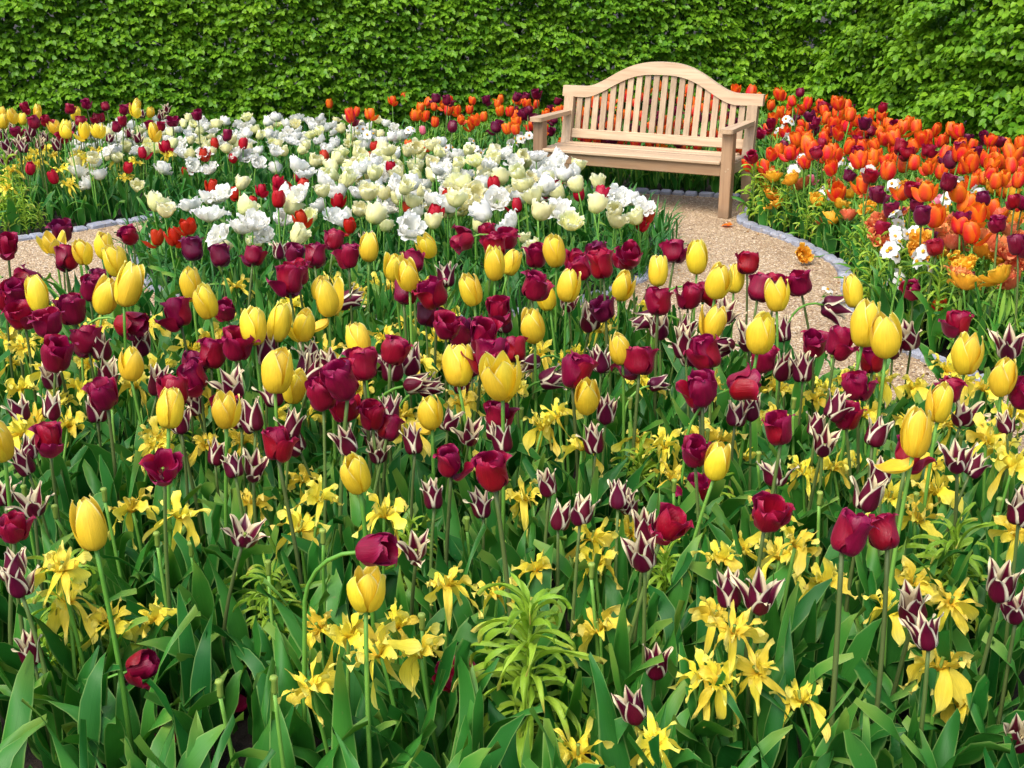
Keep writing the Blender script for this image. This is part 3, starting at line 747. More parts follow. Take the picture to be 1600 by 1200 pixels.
def orient(dirv, roll):
    return (dirv.to_track_quat('Z', 'Y').to_matrix().to_4x4() @ Matrix.Rotation(roll, 4, 'Z'))
PLACED = []       # for labels: kind, px, py, root, state, bed
RS = random.Random(99)
TILT = {'W': .85, 'C': .7, 'G': .8, 'A': .8, 'M': .34, 'P': .34, 'Y': .2, 'L': .26, 'S': .4, 'O': .26}
def plant(k, px, py, bed, near=False, state='', az=None, sc=None, low=None):
    d = KIND[k]; r = RS
    s = (sc or 1.0) * r.uniform(.93, 1.08)
    dr = state in ('drooping', 'hanging')
    stm, end, dv = r.choice(droops(k) if dr else stems(k))
    H = d['H']
    if low is None and k in 'WCOPRGA' and not near: low = r.uniform(.82, 1.12)
    stretch = low if low else 1.0        # low: shorter stem
    rz = az if az is not None else r.uniform(0, 6.28)
    Mr = Matrix.Rotation(rz, 3, 'Z')
    e = Vector((end.x, end.y, end.z * stretch))
    cen = e + dv * H * .45
    wc = Mr @ cen * s
    x, y = at(px, py, wc.z)
    if bed in BEDS:        # a bloom whose foot would stand on the path is a shorter plant further back
        fx, fy = x - wc.x, y - wc.y; tries = 0
        while not (inside(fx, fy, BEDS[bed]) or bed == 'right' and inside(fx, fy, back_poly)) and tries < 14:
            stretch *= .92; e = Vector((end.x, end.y, end.z * stretch)); wc = Mr @ (e + dv * H * .45) * s
            x, y = at(px, py, wc.z); fx, fy = x - wc.x, y - wc.y; tries += 1
        if tries == 14: return None
    root = link(d['nm'], None, loc=(x - wc.x, y - wc.y, 0), rot=(0, 0, rz)); root.scale = (s, s, s)
    st = link('stem', stm, root); st.scale = (1, 1, stretch)
    # head
    md = orient(dv, r.uniform(0, 6.28))
    if not dr: md = md @ Euler((r.uniform(-1, 1) * TILT.get(k, .18), r.uniform(-1, 1) * TILT.get(k, .18), 0)).to_matrix().to_4x4()
    hs = r.uniform(.9, 1.1)
    if bed == 'front' and py < 600: hs *= {'M': 1.17, 'P': 1.17, 'L': 1.15, 'Y': 1.07}.get(k, 1)
    if bed == 'front' and py > 620 and k in 'YMPL': hs *= .93 if py < 700 else .86
    petals = 0
    opened = {'wide open': .5, 'open': .16}.get(state, 0.0)
    if k in 'YMLP' and near:
        prof = d['prof']; opn = opened
        if k == 'L' and state in ('open', 'wide open'): prof = 'lilyopen'; opn = -.05 if state == 'open' else .15
        mt = PM[d['mat']]
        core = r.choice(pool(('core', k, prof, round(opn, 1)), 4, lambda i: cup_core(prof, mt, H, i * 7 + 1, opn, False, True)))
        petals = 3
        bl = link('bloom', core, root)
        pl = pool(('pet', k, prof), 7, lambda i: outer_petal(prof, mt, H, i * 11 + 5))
        for q in range(3):
            po = link('petal', r.choice(pl), bl)
            fall = r.uniform(-.02, .10) + opn
            if state == 'one petal down' and q == 0: fall = r.uniform(1.3, 2.0)
            elif k == 'M' and r.random() < .25: fall += r.uniform(.15, .7)
            elif k == 'Y' and r.random() < .06: fall += r.uniform(.1, .4)
            if k == 'L': fall += r.uniform(0, .12) + (.3 if r.random() < .15 else 0)
            po.rotation_euler = (Matrix.Rotation(q * 2.094 + 1.047 + r.uniform(-.15, .15), 3, 'Z') @ Matrix.Rotation(fall, 3, 'Y')).to_euler()
    elif k == 'S' and near:
        bl = link('bloom', r.choice(pool('score', 7, lambda i: spider_core(PM['spider'], H, i * 3 + 1))), root)
        pl = pool('spet', 12, lambda i: spider_petal(PM['spider'], H, i * 17 + 2))
        for q in range(6):
            po = link('petal', r.choice(pl), bl); po.rotation_euler = (r.uniform(-.2, .2), r.uniform(-.25, .35), q * 1.047 + r.uniform(-.3, .3))
    else:
        mt = PM[d['mat']]
        if k == 'S': ms = pool('sfull', 5, lambda i: spider_core(mt, H, i * 3 + 50, True, False))
        elif k == 'W': ms = pool('wfull', 9, lambda i: double_bloom(mt, H, i * 5 + 1, (.8, 1.0, .65, 1.1, .9, .5, .95, .8, 1.15)[i]))
        elif k == 'C': ms = pool('cfull', 7, lambda i: double_bloom(mt, H, i * 5 + 90, (.45, .6, .3, .8, .5, .2, .7)[i], ((6, 1.0), (6, .6), (6, .25))))
        elif k in 'GA': ms = pool(k + 'full', 6, lambda i: double_bloom(mt, H, i * 5 + 300, (.8, 1.0, .6, .9, .7, 1.1)[i], ((8, 1.0), (7, .65), (6, .35), (5, .1))))
        elif k == 'N': ms = pool('nfull', 5, lambda i: narcissus_head(H, i))
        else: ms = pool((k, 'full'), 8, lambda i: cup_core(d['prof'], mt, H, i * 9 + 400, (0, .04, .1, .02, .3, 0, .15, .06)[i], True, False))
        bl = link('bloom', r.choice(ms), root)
    bl.matrix_local = Matrix.Translation(e) @ md @ Matrix.Diagonal((hs, hs, hs * r.uniform(.92, 1.14) * (1.1 if k == 'L' else 1), 1))
    # leaves
    for q in range(3 if near else 2):
        lf = link('leaf', r.choice(leaves()), root)
        lf.rotation_euler = (0, 0, q * 2.3 + r.uniform(-.7, .7)); f = r.uniform(.8, 1.2) * (.95 if bed == 'front' else .85); lf.scale = (f, f * r.uniform(.85, 1.15), f)
    PLACED.append([k, px, py, root, state, bed])
    return root

re = [tuple(p) for p in RIGHT_E]
i_b = min(range(len(re)), key=lambda i: (re[i][0] - 2.0) ** 2 + (re[i][1] - 9.5) ** 2)
right_poly = [p for p in re[:i_b + 1] if p[1] > 2.5] + [(2.2, 10.3), (2.6, 13.2), (3.3, 13.2), (4.5, 8.5), (5.3, 4.6)]
back_poly = [(2.1, 10.0)] + re[i_b + 1:] + [(-6, 11.4), (-4.9, 11.8), (.5, 12.95), (2.7, 13.4)]
right_poly = [(x + .06, y) for x, y in right_poly]
back_poly = [(x, y + .12) for x, y in back_poly]
BEDS = {'right': right_poly, 'back': back_poly, 'left': back_poly, 'island': ISL}

# ------------------------------------------------------------------ where the photograph shows blooms
def pts(s): return [tuple(float(v) for v in q.split(',')) for q in s.split()]
FY = pts('143,825 200,571 264,640 560,735 1124,722 712,577 917,620 972,546 836,512 563,537 430,510 395,515 472,510 428,587 163,468 193,455 162,385 183,412 131,395 60,465 300,450 325,473 615,420 577,390 740,455 775,418 797,412 870,397 857,465 885,452 968,450 1030,427 1090,407 1112,505 1147,440 1121,442 1335,460 1352,515 1387,530 1468,630 1565,592 785,600 5,690 520,607 460,605 640,430 1188,525 500,452')
FYX = [(571,915,'open'),(675,642,'one petal down'),(513,470,'one petal down'),(1213,465,'open'),(1432,680,'one petal down'),(1512,562,'open'),(85,380,'wide open'),(672,385,'open'),(519,612,'one petal down'),(785,590,'open'),(355,640,'open')]
FM = pts('207,368 102,407 25,462 140,455 37,495 75,505 115,490 202,505 280,495 352,485 137,535 88,560 310,592 350,637 580,650 430,697 505,620 545,600 540,640 396,400 522,378 490,402 545,405 645,412 630,460 725,375 765,365 790,375 775,390 840,405 897,410 942,418 912,422 830,450 780,490 805,550 757,530 763,562 893,588 610,550 1028,475 1055,397 1167,415 1210,447 1250,447 1075,468 1110,558 1190,567 1271,538 1307,540 1365,565 1097,613 1320,650 1418,710 1198,800 1317,835 1387,833 706,722 777,648 25,822 1590,615 975,405 985,397 1185,455 1085,705 1042,815 770,740 330,560 265,620 1485,610 465,430 12,385 50,440 8,470')
FMX = [(258,725,'wide open'),(367,541,'open'),(587,860,'drooping'),(1157,602,'drooping'),(1100,455,'drooping'),(450,443,'open'),(225,1040,'drooping'),(1427,455,''),(1495,510,''),(1520,443,'drooping')]
FPl = [(303,395,''),(345,405,''),(100,365,'open'),(458,400,''),(665,495,'open'),(945,485,'open'),(155,440,''),(935,400,''),(300,575,''),(720,530,'')]
FL = pts('150,642 165,585 80,590 222,540 160,545 48,700 40,722 335,710 365,727 395,727 400,655 365,605 455,665 462,690 650,690 735,678 790,687 700,655 592,705 610,645 680,773 755,790 860,753 872,808 908,795 966,775 983,787 1010,828 1008,865 932,690 947,645 1150,648 1172,640 830,567 940,567 1070,540 1086,555 1130,540 1220,578 1170,530 1225,520 1255,580 1285,693 1365,677 1377,740 1355,775 1522,725 1573,660 1577,545 1425,530 1213,740 652,855 20,882 27,907 50,1015 5,770 1025,1035 995,1105 1140,925 1187,930 1433,950 1452,992 1567,915 1590,950 1593,795 1590,1145 575,385 435,395 697,435 650,600 612,580 475,575 490,560 640,567 590,567 250,600 1030,512 1010,500 100,402 282,660 30,640 1395,545 545,690 925,500 1130,490 720,600')
FLX = [(1027,600,'drooping'),(860,592,'drooping'),(1508,645,'wide open'),(670,605,'drooping'),(385,830,'wide open'),(52,785,'wide open'),(1300,480,'drooping'),(540,470,'drooping')]
FS = pts('108,655 32,600 75,572 20,560 205,785 275,795 240,690 240,955 170,962 105,925 465,815 500,770 475,740 600,795 700,905 778,920 938,975 840,878 925,830 485,1060 500,970 590,1010 545,978 622,965 655,1010 905,1165 1020,1145 1115,955 1145,975 1100,1045 1185,1035 1125,1055 1245,1080 1385,940 1485,930 1470,1030 1500,1090 1130,862 1160,850 1220,862 1245,840 1205,790 1032,840 985,822 1050,740 1040,690 850,660 872,640 910,690 820,770 1160,705 1290,600 1275,615 1350,640 1450,720 1460,760 1390,765 1300,720 1255,730 1585,720 1565,695 1580,640 1500,590 1540,600 1480,570 1588,822 560,450 590,440 545,480 370,440 380,490 430,640 480,640 640,500 600,520 660,440 740,610 720,622 785,560 845,545 880,560 700,490 1020,470 955,500 1110,595 350,530 300,540 120,600 140,560 35,535 250,570 1430,600 1380,590 900,545 1000,592 655,560 560,600 510,540 90,880 630,640 690,560 455,470 1480,650 1540,680 1420,650 75,525 150,505 10,520 330,620 1580,600 760,720 560,640 1350,720 90,620 610,445 1325,590 1210,600 940,510 800,600')
WI = pts('322,308 350,300 375,322 438,338 345,362 395,345 255,327 238,318 470,300 505,318 520,335 560,325 578,335 600,322 625,300 655,330 675,345 700,320 668,310 745,318 765,330 745,350 700,285 728,272 760,285 790,300 820,290 845,300 870,325 905,260 925,320 960,345 985,310 1000,320 955,310 890,345 640,285 610,285 575,290 545,270 520,260 500,280 530,300 590,262 615,250 650,262 680,262 640,300 715,240 745,250 775,262 800,250 830,262 850,250 660,235 690,245 620,240 580,250 560,300 480,335 410,362 370,352 960,300 880,300 840,330 800,345 330,335 300,318 450,320 735,300 775,305 690,300 545,340 600,300 700,262')
FARW = []
rr = random.Random(5)
def scatter(poly, n, mind, taken=None):
    xs = [p[0] for p in poly]; ys = [p[1] for p in poly]; out = []; taken = list(taken or []); tries = 0
    while len(out) < n and tries < n * 60:
        tries += 1; x = rr.uniform(min(xs), max(xs)); y = rr.uniform(min(ys), max(ys))
        if not inside(x, y, poly): continue
        if any((x - a[0]) ** 2 + ((y - a[1]) * 1.5) ** 2 < mind * mind for a in out + taken): continue
        out.append((x, y))
    return out
RED = pts('46,265 84,279 224,240 319,244 259,231 335,226 364,247 387,244 456,224 408,297 434,284 437,297 434,313 466,275 470,294 369,303 391,317 472,342 295,354 245,372 273,372 292,267 330,292 569,243 769,272 547,277 590,330 547,353 528,314 867,287 858,298 808,322 678,333 740,306 587,230 1001,350 1010,339 939,303 906,304 866,288 120,262 200,262 505,245 610,262 770,290 690,265 380,225 412,232 700,308 640,325 850,308')
ORP = pts('1150,140 1172,145 1188,152 1219,148 1205,165 1240,158 1262,163 1218,175 1252,172 1282,165 1312,162 1304,160 1325,168 1290,185 1330,180 1360,185 1385,192 1375,190 1418,192 1395,203 1432,200 1400,215 1440,218 1452,212 1485,202 1500,205 1245,218 1287,218 1325,230 1265,228 1198,262 1205,240 1220,235 1235,238 1250,232 1270,238 1290,240 1305,240 1300,262 1260,252 1370,240 1345,250 1410,260 1388,268 1360,262 1430,255 1450,225 1475,240 1520,255 1550,230 1580,240 1565,250 1595,255 1540,250 1500,240 1508,320 1540,320 1500,300 1568,278 1590,282 1570,300 1350,290 1450,300 1410,300 1345,252 1470,270 1490,262 1520,285 1555,330 1590,322 1530,335 1500,352 1520,365 1460,340 1150,240 1172,258 1310,300')
MBK = pts('1160,160 1252,146 1285,168 1292,172 1328,170 1268,182 1272,192 1378,170 1350,195 1305,205 1275,203 1340,220 1205,195 1192,205 1185,208 1245,186 1233,186 1200,218 1178,245 1165,282 1282,225 1358,205 1340,240 1405,230 1450,235 1480,250 1515,215 1540,215 1560,222 1575,235 1500,235 1530,240 1598,245 1325,275 1360,276 1373,305 1425,298 1435,322 1440,340 1478,287 1540,312 1560,350 1585,316 1598,318 1375,362 1450,370 1465,388 1500,345 1590,385 1485,255 1420,240 1250,225 1225,228 1395,330 1270,205 1310,190 1300,215 1280,240 1400,195')
WI += pts('865,242 845,258 880,272 900,258 858,272 838,242 868,256')
ORP2 = pts('1010,140 1030,136 1052,140 1075,142 1095,148 1118,150 1135,152 980,150 955,155 930,160 1000,152 1040,150 1085,158 1110,165')
GOLD = pts('1297,340 1192,280 1238,278 1210,275 1270,310 1372,370 1360,322 1545,375 1490,405 1485,385 1540,392 1560,400 1250,400 1567,428 1505,440 1440,370 1525,258 1545,290 1580,300 1332,300 1420,290 1200,300 1480,330 1215,318 1375,345 1515,410 1498,425 1430,388')
SALM = pts('1325,335 1210,270 1258,285 1300,285 1490,378 1500,370 1565,378 1590,370 1575,395 1580,360 1480,360 1535,365 1460,352 1590,345 1365,300 1440,285 1305,262 1590,410 1290,345 1495,345')
NARC = pts('1403,338 1400,352 1393,385 1391,398 1430,368 1442,412 1398,440 1255,250 1232,190 1250,205 1220,200 1230,215 1510,300 1485,310 1165,290 1155,295 1285,462 690,222 700,235 735,222 745,235 800,225 790,240 812,215 565,198 575,210 640,205 760,240 825,212 1310,255 1330,260 1355,270 1395,290 1240,265 1530,300 1405,365 1290,300 1500,285 1440,395')

for (x, y) in FY: plant('Y', x, y, 'front', True, 'closed')
for (x, y, s) in FYX: plant('Y', x, y, 'front', True, s)
for (x, y) in FM:
    st_ = 'drooping' if rr.random() < .10 and y < 640 else rr.choice(['', '', '', 'open'])
    plant('M', x, y, 'front', True, st_, az=R(rr.choice([0, 180]) + rr.uniform(-35, 35)) if st_ == 'drooping' else None)
for (x, y, s) in FMX: plant('M', x, y, 'front', True, s, low=.55 if y > 1000 or x > 1400 else None, az=R(rr.uniform(-25, 25)) if s == 'drooping' else None)
for (x, y, s) in FPl: plant('P', x, y, 'front', True, s)
for (x, y) in FL:
    st_ = 'drooping' if rr.random() < .13 and y < 640 else rr.choice(['', '', '', 'open'])
    plant('L', x, y, 'front', True, st_, low=.6 if y > 1010 else None, az=R(rr.choice([0, 180]) + rr.uniform(-35, 35)) if st_ == 'drooping' else None)
for (x, y, s) in FLX: plant('L', x, y, 'front', True, s, az=R(rr.uniform(-30, 30)) if s == 'drooping' else None)
for (x, y) in FS: plant('S', x, y, 'front', True, '', low=.72 if y > 1080 else rr.choice([.8, .9, 1.0, 1.08]))
plant('M', 275, 1135, 'front', True, 'wide open', low=.2); plant('M', 712, 1050, 'front', True, 'wide open', low=.35); plant('M', 1095, 760, 'front', True, 'open', low=.6)
TAKEN = [(e[1], e[2]) for e in PLACED]
BAND = [(0, 470), (220, 440), (600, 430), (900, 450), (1000, 490), (1150, 540), (1320, 590), (1600, 650), (1600, 740), (1200, 690), (700, 680), (0, 690)]
for (x, y) in scatter(BAND, 42, 24, TAKEN): plant(rr.choice('SSLM'), x, y, 'front', True, rr.choice(['', 'open']))
LOWB = [(0, 680), (1600, 680), (1600, 900), (0, 900)]
for (x, y) in scatter(LOWB, 5, 60, TAKEN): plant(rr.choice('SSL'), x, y, 'front', True, '', low=.85)
# round bed
for i, (x, y) in enumerate(WI): plant('C' if (i * 7) % 19 in (1, 4, 8, 11, 14, 17) else 'W', x, y, 'island', False, '')
POLY_I = [(240, 345), (330, 296), (470, 250), (560, 232), (700, 222), (865, 238), (930, 268), (1005, 312), (1000, 350), (880, 345), (760, 352), (600, 352), (430, 370), (330, 370)]
POLY_I2 = [(500, 300), (520, 240), (650, 225), (860, 240), (880, 300), (700, 330)]
for (x, y) in scatter(POLY_I2, 74, 13, WI): plant(rr.choice('CCCW'), x, y, 'island')
for (x, y) in scatter(POLY_I, 14, 26, WI): plant(rr.choice('CW'), x, y, 'island')
for (x, y) in [(838, 380), (832, 395), (398, 378), (985, 400), (600, 352), (350, 385), (820, 372), (640, 365)]: plant('C', x, y, 'island', sc=.75)
for (x, y) in RED: plant('R', x, y, 'island' if (x > 385 or y > 285) else 'left', sc=1.05)
# left bed
POLY_L = [(130, 205), (170, 188), (420, 182), (600, 186), (650, 215), (560, 228), (450, 236), (330, 240), (200, 242), (130, 268), (100, 250)]
fl = scatter(POLY_L, 150, 12)
for (x, y) in fl: plant(rr.choice('WWWCC'), x, y, 'left', sc=.8)
for (x, y) in pts('20,182 35,186 57,175 118,178 235,175 88,198 100,205 130,205 152,205 240,208 212,167 4,178 3,190 105,205 210,172'): plant('Y', x, y, 'left', False, 'closed')
for (x, y) in pts('42,169 107,170 134,162 166,167 192,172 205,170 73,190 55,193 100,214 180,200 193,190 270,189 310,180 250,198 235,196 160,185 150,186 355,212 25,205 125,190'): plant('M', x, y, 'left')
for (x, y) in pts('5,210 28,210 45,215 10,225 35,230 20,200 70,215 90,228 130,215 110,200 222,178 260,170 250,180 215,215 200,208 15,240 48,205 60,225 8,250 140,205 170,215 30,222'): plant('L', x, y, 'left')
for (x, y) in pts('55,235 70,230 85,240 45,245 120,238 180,248 210,250 195,275 150,275 10,275 110,285 260,240 130,245 62,250 20,262 95,262 35,250 150,232 8,290'): plant('S', x, y, 'left')
for (x, y) in pts('250,262 120,268 155,272 400,250 330,262 295,255 430,262 380,240 140,282'): plant('W', x, y, 'left')
for (x, y) in pts('130,340 150,320 575,375 215,290'): plant('C', x, y, 'left', sc=.9)
# bed behind the bench and right bed
for (x, y) in ORP2: plant('O', x, y, 'back')
POLY_BK = [(608, 155), (700, 152), (760, 156), (880, 146), (1010, 160), (1150, 150), (1160, 235), (1000, 240), (900, 240), (840, 205), (760, 200), (660, 190)]
for (x, y) in scatter(POLY_BK, 130, 12): plant('P' if rr.random() < .22 else 'O', x, y, 'back', sc=.95)
for (x, y) in pts('515,163 550,182 555,175 578,178 613,157 615,145 633,154 648,180 680,225 640,232 665,228'): plant('O', x, y, 'back')
for (x, y) in pts('615,146 633,154 552,190 682,155 700,158 707,200 805,152 820,153 838,148 875,147 840,190 775,200 820,180'): plant('P', x, y, 'back')
for (x, y) in ORP: plant('O', x, y, 'right', sc=rr.uniform(.98, 1.18))
for (x, y) in scatter([(1205, 150), (1330, 160), (1470, 205), (1600, 225), (1600, 300), (1480, 268), (1390, 255), (1290, 240), (1200, 215)], 60, 14, ORP): plant(rr.choice('OOOOO'), x, y, 'right', sc=1.0)
for (x, y) in MBK: plant(rr.choice('PM'), x, y, 'right', sc=1.0)
for (x, y) in GOLD + scatter([(1290, 300), (1600, 330), (1600, 450), (1480, 430), (1350, 390)], 10, 24, GOLD): plant(rr.choice('GGA') if y > 330 else 'G', x, y, 'right', low=.92, sc=1.05)
for (x, y) in SALM: plant('A', x, y, 'right', low=.9, sc=1.0)
for (x, y) in NARC: plant('N', x, y, 'right' if x > 1000 else 'back', low=1.15, sc=1.05)
for (x, y) in pts('1268,280 1191,336 1470,312 1462,317 1535,280 661,205 1480,302 1470,345'): plant('K', x, y, 'right' if x > 1000 else 'back')
plant('O', 1464, 478, 'right', sc=.75, low=.5); plant('O', 1275, 235, 'right')

# ------------------------------------------------------------------ crown imperials (tall lime plants without flowers)
def imperial_leaf(i):
    r = random.Random(i + 40); P = np.zeros((12, 5, 3)); UV = np.zeros((12, 5, 2)); p = np.array([0.004, 0, 0.]); e = R(r.uniform(35, 75)); tot = R(r.uniform(90, 200)); L = r.uniform(.10, .16); w = r.uniform(.0048, .0078); s = r.uniform(-1.3, 1.3)
    for k in range(12):
        t = k / 11; a = e - tot * t ** 1.3; az = s * t * t; d = np.array([math.cos(a) * math.cos(az), math.cos(a) * math.sin(az), math.sin(a)])
        ww = w * max(0.02, math.sin(math.pi * (t * .9 + .08)) ** .8); sd = np.array([-math.sin(az), math.cos(az), 0]); nn = np.cross(d, sd); tw = s * 1.6 * t
        for j in range(5):
            v = j / 2 - 1; P[k, j] = p + sd * v * ww * math.cos(tw) + nn * (-v * ww * math.sin(tw) - v * v * ww * .35 + .004 * math.sin(8 * t + 3 * v + i)); UV[k, j] = (j / 4, t)
        p = p + d * L / 11
    b = MB(); b.grid(P, UV); return b.me('leaf', M_LIME)
IMP = [imperial_leaf(i) for i in range(10)]
def imp_stem(h, i):
    b = MB(); b.tube([(0, 0, 0), (.004, 0, h * .4), (-.003, .003, h * .8), (0, 0, h)], [.009, .008, .007, .004], 7); return b.me('stem', M_LIME)
ISTEM = [imp_stem(.40, 0), imp_stem(.48, 1)]
def imperial(px, py, bed, s=1.0, label=None):
    r = RS; k = r.randint(0, 1); h = (.40, .48)[k]; x, y = at(px, py, h * s * .85)
    while bed in BEDS and not inside(x, y, BEDS[bed]):
        s *= .93; x, y = at(px, py, h * s * .85)
        if s < .4: return
    root = link('crown_imperial', None, loc=(x, y, 0), rot=(0, 0, r.uniform(0, 6))); root.scale = (s, s, s)
    link('stem', ISTEM[k], root); n = 84 if bed == 'front' else 40
    for i in range(n):
        t = i / n; z = .06 + (h - .06) * t ** .85
        lf = link('leaf', r.choice(IMP), root, loc=(0, 0, z), rot=(0, -R(50) * max(0, t - .8) / .2 + R(18) * (1 - t), i * 2.4 + r.uniform(-.2, .2)))
        f = r.uniform(.8, 1.15) * (1.1 - .45 * max(0, t - .6)); lf.scale = (f * 1.15, f * 1.3, f * 1.15)
    PLACED.append(['I', px, py, root, '', bed]); return root
KIND['I'] = dict(words='lime green crown imperial', many='crown imperials')
for (x, y, s) in [(825, 1000, 1.08), (1490, 870, .85), (105, 935, .8), (425, 930, .75), (1000, 735, .75), (1110, 775, .7), (270, 700, .65), (640, 850, .6), (1040, 900, .65)]: imperial(x, y, 'front', s)
for (x, y) in pts('20,290 35,310 5,320 60,330 10,265'): imperial(x, y, 'left', 1.0)
for (x, y) in pts('1230,300 1200,290 1262,330 1330,375 1315,395 1350,360 1365,400 1400,410 1460,350 1345,320 1290,310 1520,330 1580,440 1540,430 1450,310 1375,330 1420,345 1360,440 1470,430 1410,385 1335,285 1180,270'): imperial(x, y, 'right', .9)

# ------------------------------------------------------------------ spent tulips: bare seed pods on green stalks
def pod(i):
    b = MB(); b.tube([(0, 0, 0), (0, 0, .006), (.001, 0, .03), (0, 0, .036), (0, 0, .040)], [.004, .0065, .0062, .009, .007], 7); return b.me('seed_pod', M_PISTIL)
POD = pod(0)
KIND['D'] = dict(words='bare seed pod of a spent tulip', many='spent tulips')
for (x, y) in pts('175,640 165,785 247,855 505,850 545,705 600,710 768,738 815,655 925,905 1053,770 1180,640 1185,725 1330,590 1360,580 1430,790 1405,430 90,810 345,1090 430,1085 660,985 885,665 1105,690 1280,790 1500,700 985,640 420,900 730,830 300,870 1560,800 1240,640 1300,560 40,780'):
    k = RS.choice(stems('S')); x0, y0 = at(x, y, k[1].z * 1.05)
    root = link('spent_tulip', None, loc=(x0 - k[1].x, y0 - k[1].y, 0)); st = link('stem', k[0], root); root.scale = (1.05,) * 3
    p = link('seed_pod', POD, root, loc=k[1])
    for q in range(2): lf = link('leaf', RS.choice(leaves()), root); lf.rotation_euler = (0, 0, q * 2.5 + RS.uniform(-.7, .7))
    PLACED.append(['D', x, y, root, '', 'front'])

# ------------------------------------------------------------------ labels that single out each plant
BEDN = {'front': 'in the front bed', 'island': 'in the round bed', 'left': 'in the far left bed', 'back': 'behind the bench', 'right': 'in the right bed'}
def words(k, st):
    w = KIND[k]['words']
    if st == 'closed': return 'closed ' + w
    if st == 'open': return 'half open ' + w
    if st == 'wide open': return 'wide open ' + w
    if st == 'drooping': return w + ' hanging sideways'
    if st == 'one petal down': return w + ' dropping a petal'
    return w
SHORT = {k: v['words'].replace('small ', '').replace('clustered ', '').replace('dark ', '').replace('golden orange double', 'golden').replace('salmon orange double', 'salmon').replace('creamy yellow double', 'creamy').replace('white double', 'white').replace('bare seed pod of a spent tulip', 'seed pod').replace('lime green ', '') for k, v in KIND.items()}
ONES = 'zero one two three four five six seven eight nine ten eleven twelve thirteen fourteen fifteen sixteen seventeen eighteen nineteen'.split()
TENS = 'x x twenty thirty forty fifty sixty seventy eighty ninety'.split()
def num(n): return 'one hundred' if n >= 100 else ONES[max(n, 0)] if n < 20 else TENS[n // 10] + ('-' + ONES[n % 10] if n % 10 else '')
used = set()
for e in PLACED:
    k, px, py, root, st, bed = e; px = min(px, 1599)
    best = None
    if bed == 'front' or py > 300:
        for f in PLACED:
            if f is e or f[0] == k: continue
            dx, dy = f[1] - px, f[2] - py; dd = math.hypot(dx, dy)
            if 18 < dd < 75 and (best is None or dd < best[0]): best = (dd, dx, dy, f[0])
    where = f'{num(round(py / 12))} percent down, {num(round(px / 16))} across'
    w = words(k, st)
    if best:
        _, dx, dy, fk = best
        rel = ('above' if dy > 0 else 'below') if abs(dy) > abs(dx) else ('left of' if dx > 0 else 'right of')
        lab = f'{w} {rel} {SHORT[fk]}, {where}'
    else: lab = f'{w} {BEDN[bed]}, {where}'
    if len(lab.split()) > 16: lab = f'{w} {BEDN[bed]}, {where}'
    if len(lab.split()) > 16: lab = f'{w}, {where}'
    a0, b0 = round(py / 12), round(px / 16)
    for da, db in ((0, 0), (0, 1), (1, 0), (0, -1), (-1, 0), (1, 1), (-1, 1)):
        l2 = lab.replace(where, f'{num(a0 + da)} percent down, {num(b0 + db)} across')
        if l2 not in used: break
    lab = l2
    used.add(lab)
    cat = 'narcissus' if k == 'N' else 'crown imperial' if k == 'I' else 'tulip'
    tag(root, lab, cat, f"{KIND[k]['many']} {BEDN[bed]}")

# ------------------------------------------------------------------ uncountable foliage between the plants
def strap_mass(name, pos, L, W_, el, arch, az, tone, mat, nu=8, nv=3, label=None, wave=.01):
    n = len(pos); V = np.zeros((n, nu, nv, 3)); p = pos.copy(); sidec = rng.uniform(-.9, .9, n)
    ph = rng.uniform(0, 6, n)
    for i in range(nu):
        t = i / (nu - 1); e = el - arch * t ** 2; a = az + sidec * t * t
        d = np.stack([np.cos(e) * np.cos(a), np.cos(e) * np.sin(a), np.sin(e)], -1)
        ww = W_ * (max(.0, math.sin(math.pi * (t * .9 + .10))) ** .8 if i < nu - 1 else .02)
        sd = np.stack([-np.sin(a), np.cos(a), np.zeros(n)], -1); nn = np.cross(d, sd); tw = sidec * 1.1 * t
        for j in range(nv):
            v = 2 * j / (nv - 1) - 1
            V[:, i, j] = p + sd * (v * ww * np.cos(tw))[:, None] - nn * (v * ww * np.sin(tw) + v * v * ww * .35 + wave * np.sin(8 * t + ph + v) * v * v)[:, None]
        p = p + d * (L / (nu - 1))[:, None]
    V = V.reshape(-1, 3); k = nu * nv
    cell = np.array([[i * nv + j, i * nv + j + 1, (i + 1) * nv + j + 1, (i + 1) * nv + j] for i in range(nu - 1) for j in range(nv - 1)])
    F = (np.arange(n)[:, None, None] * k + cell[None]).reshape(-1, 4); li = F.reshape(-1)
    me = bpy.data.meshes.new(name); me.vertices.add(len(V)); me.loops.add(len(li)); me.polygons.add(len(F))
    me.vertices.foreach_set('co', V.astype(np.float32).ravel()); me.loops.foreach_set('vertex_index', li.astype(np.int32))
    me.polygons.foreach_set('loop_start', (np.arange(len(F)) * 4).astype(np.int32)); me.polygons.foreach_set('loop_total', np.full(len(F), 4, np.int32))
    a_ = me.attributes.new('tone', 'FLOAT', 'POINT'); a_.data.foreach_set('value', np.repeat(tone, k).astype(np.float32))
    uv = np.tile(np.array([[j / (nv - 1), i / (nu - 1)] for i in range(nu) for j in range(nv)]), (n, 1))
    ul = me.uv_layers.new(name='UVMap'); ul.data.foreach_set('uv', uv[li].astype(np.float32).ravel())
    me.materials.append(mat); me.update(calc_edges=True); me.polygons.foreach_set('use_smooth', [True] * len(F))
    o = link(name, me); tag(o, label, 'foliage', kind='stuff'); return o
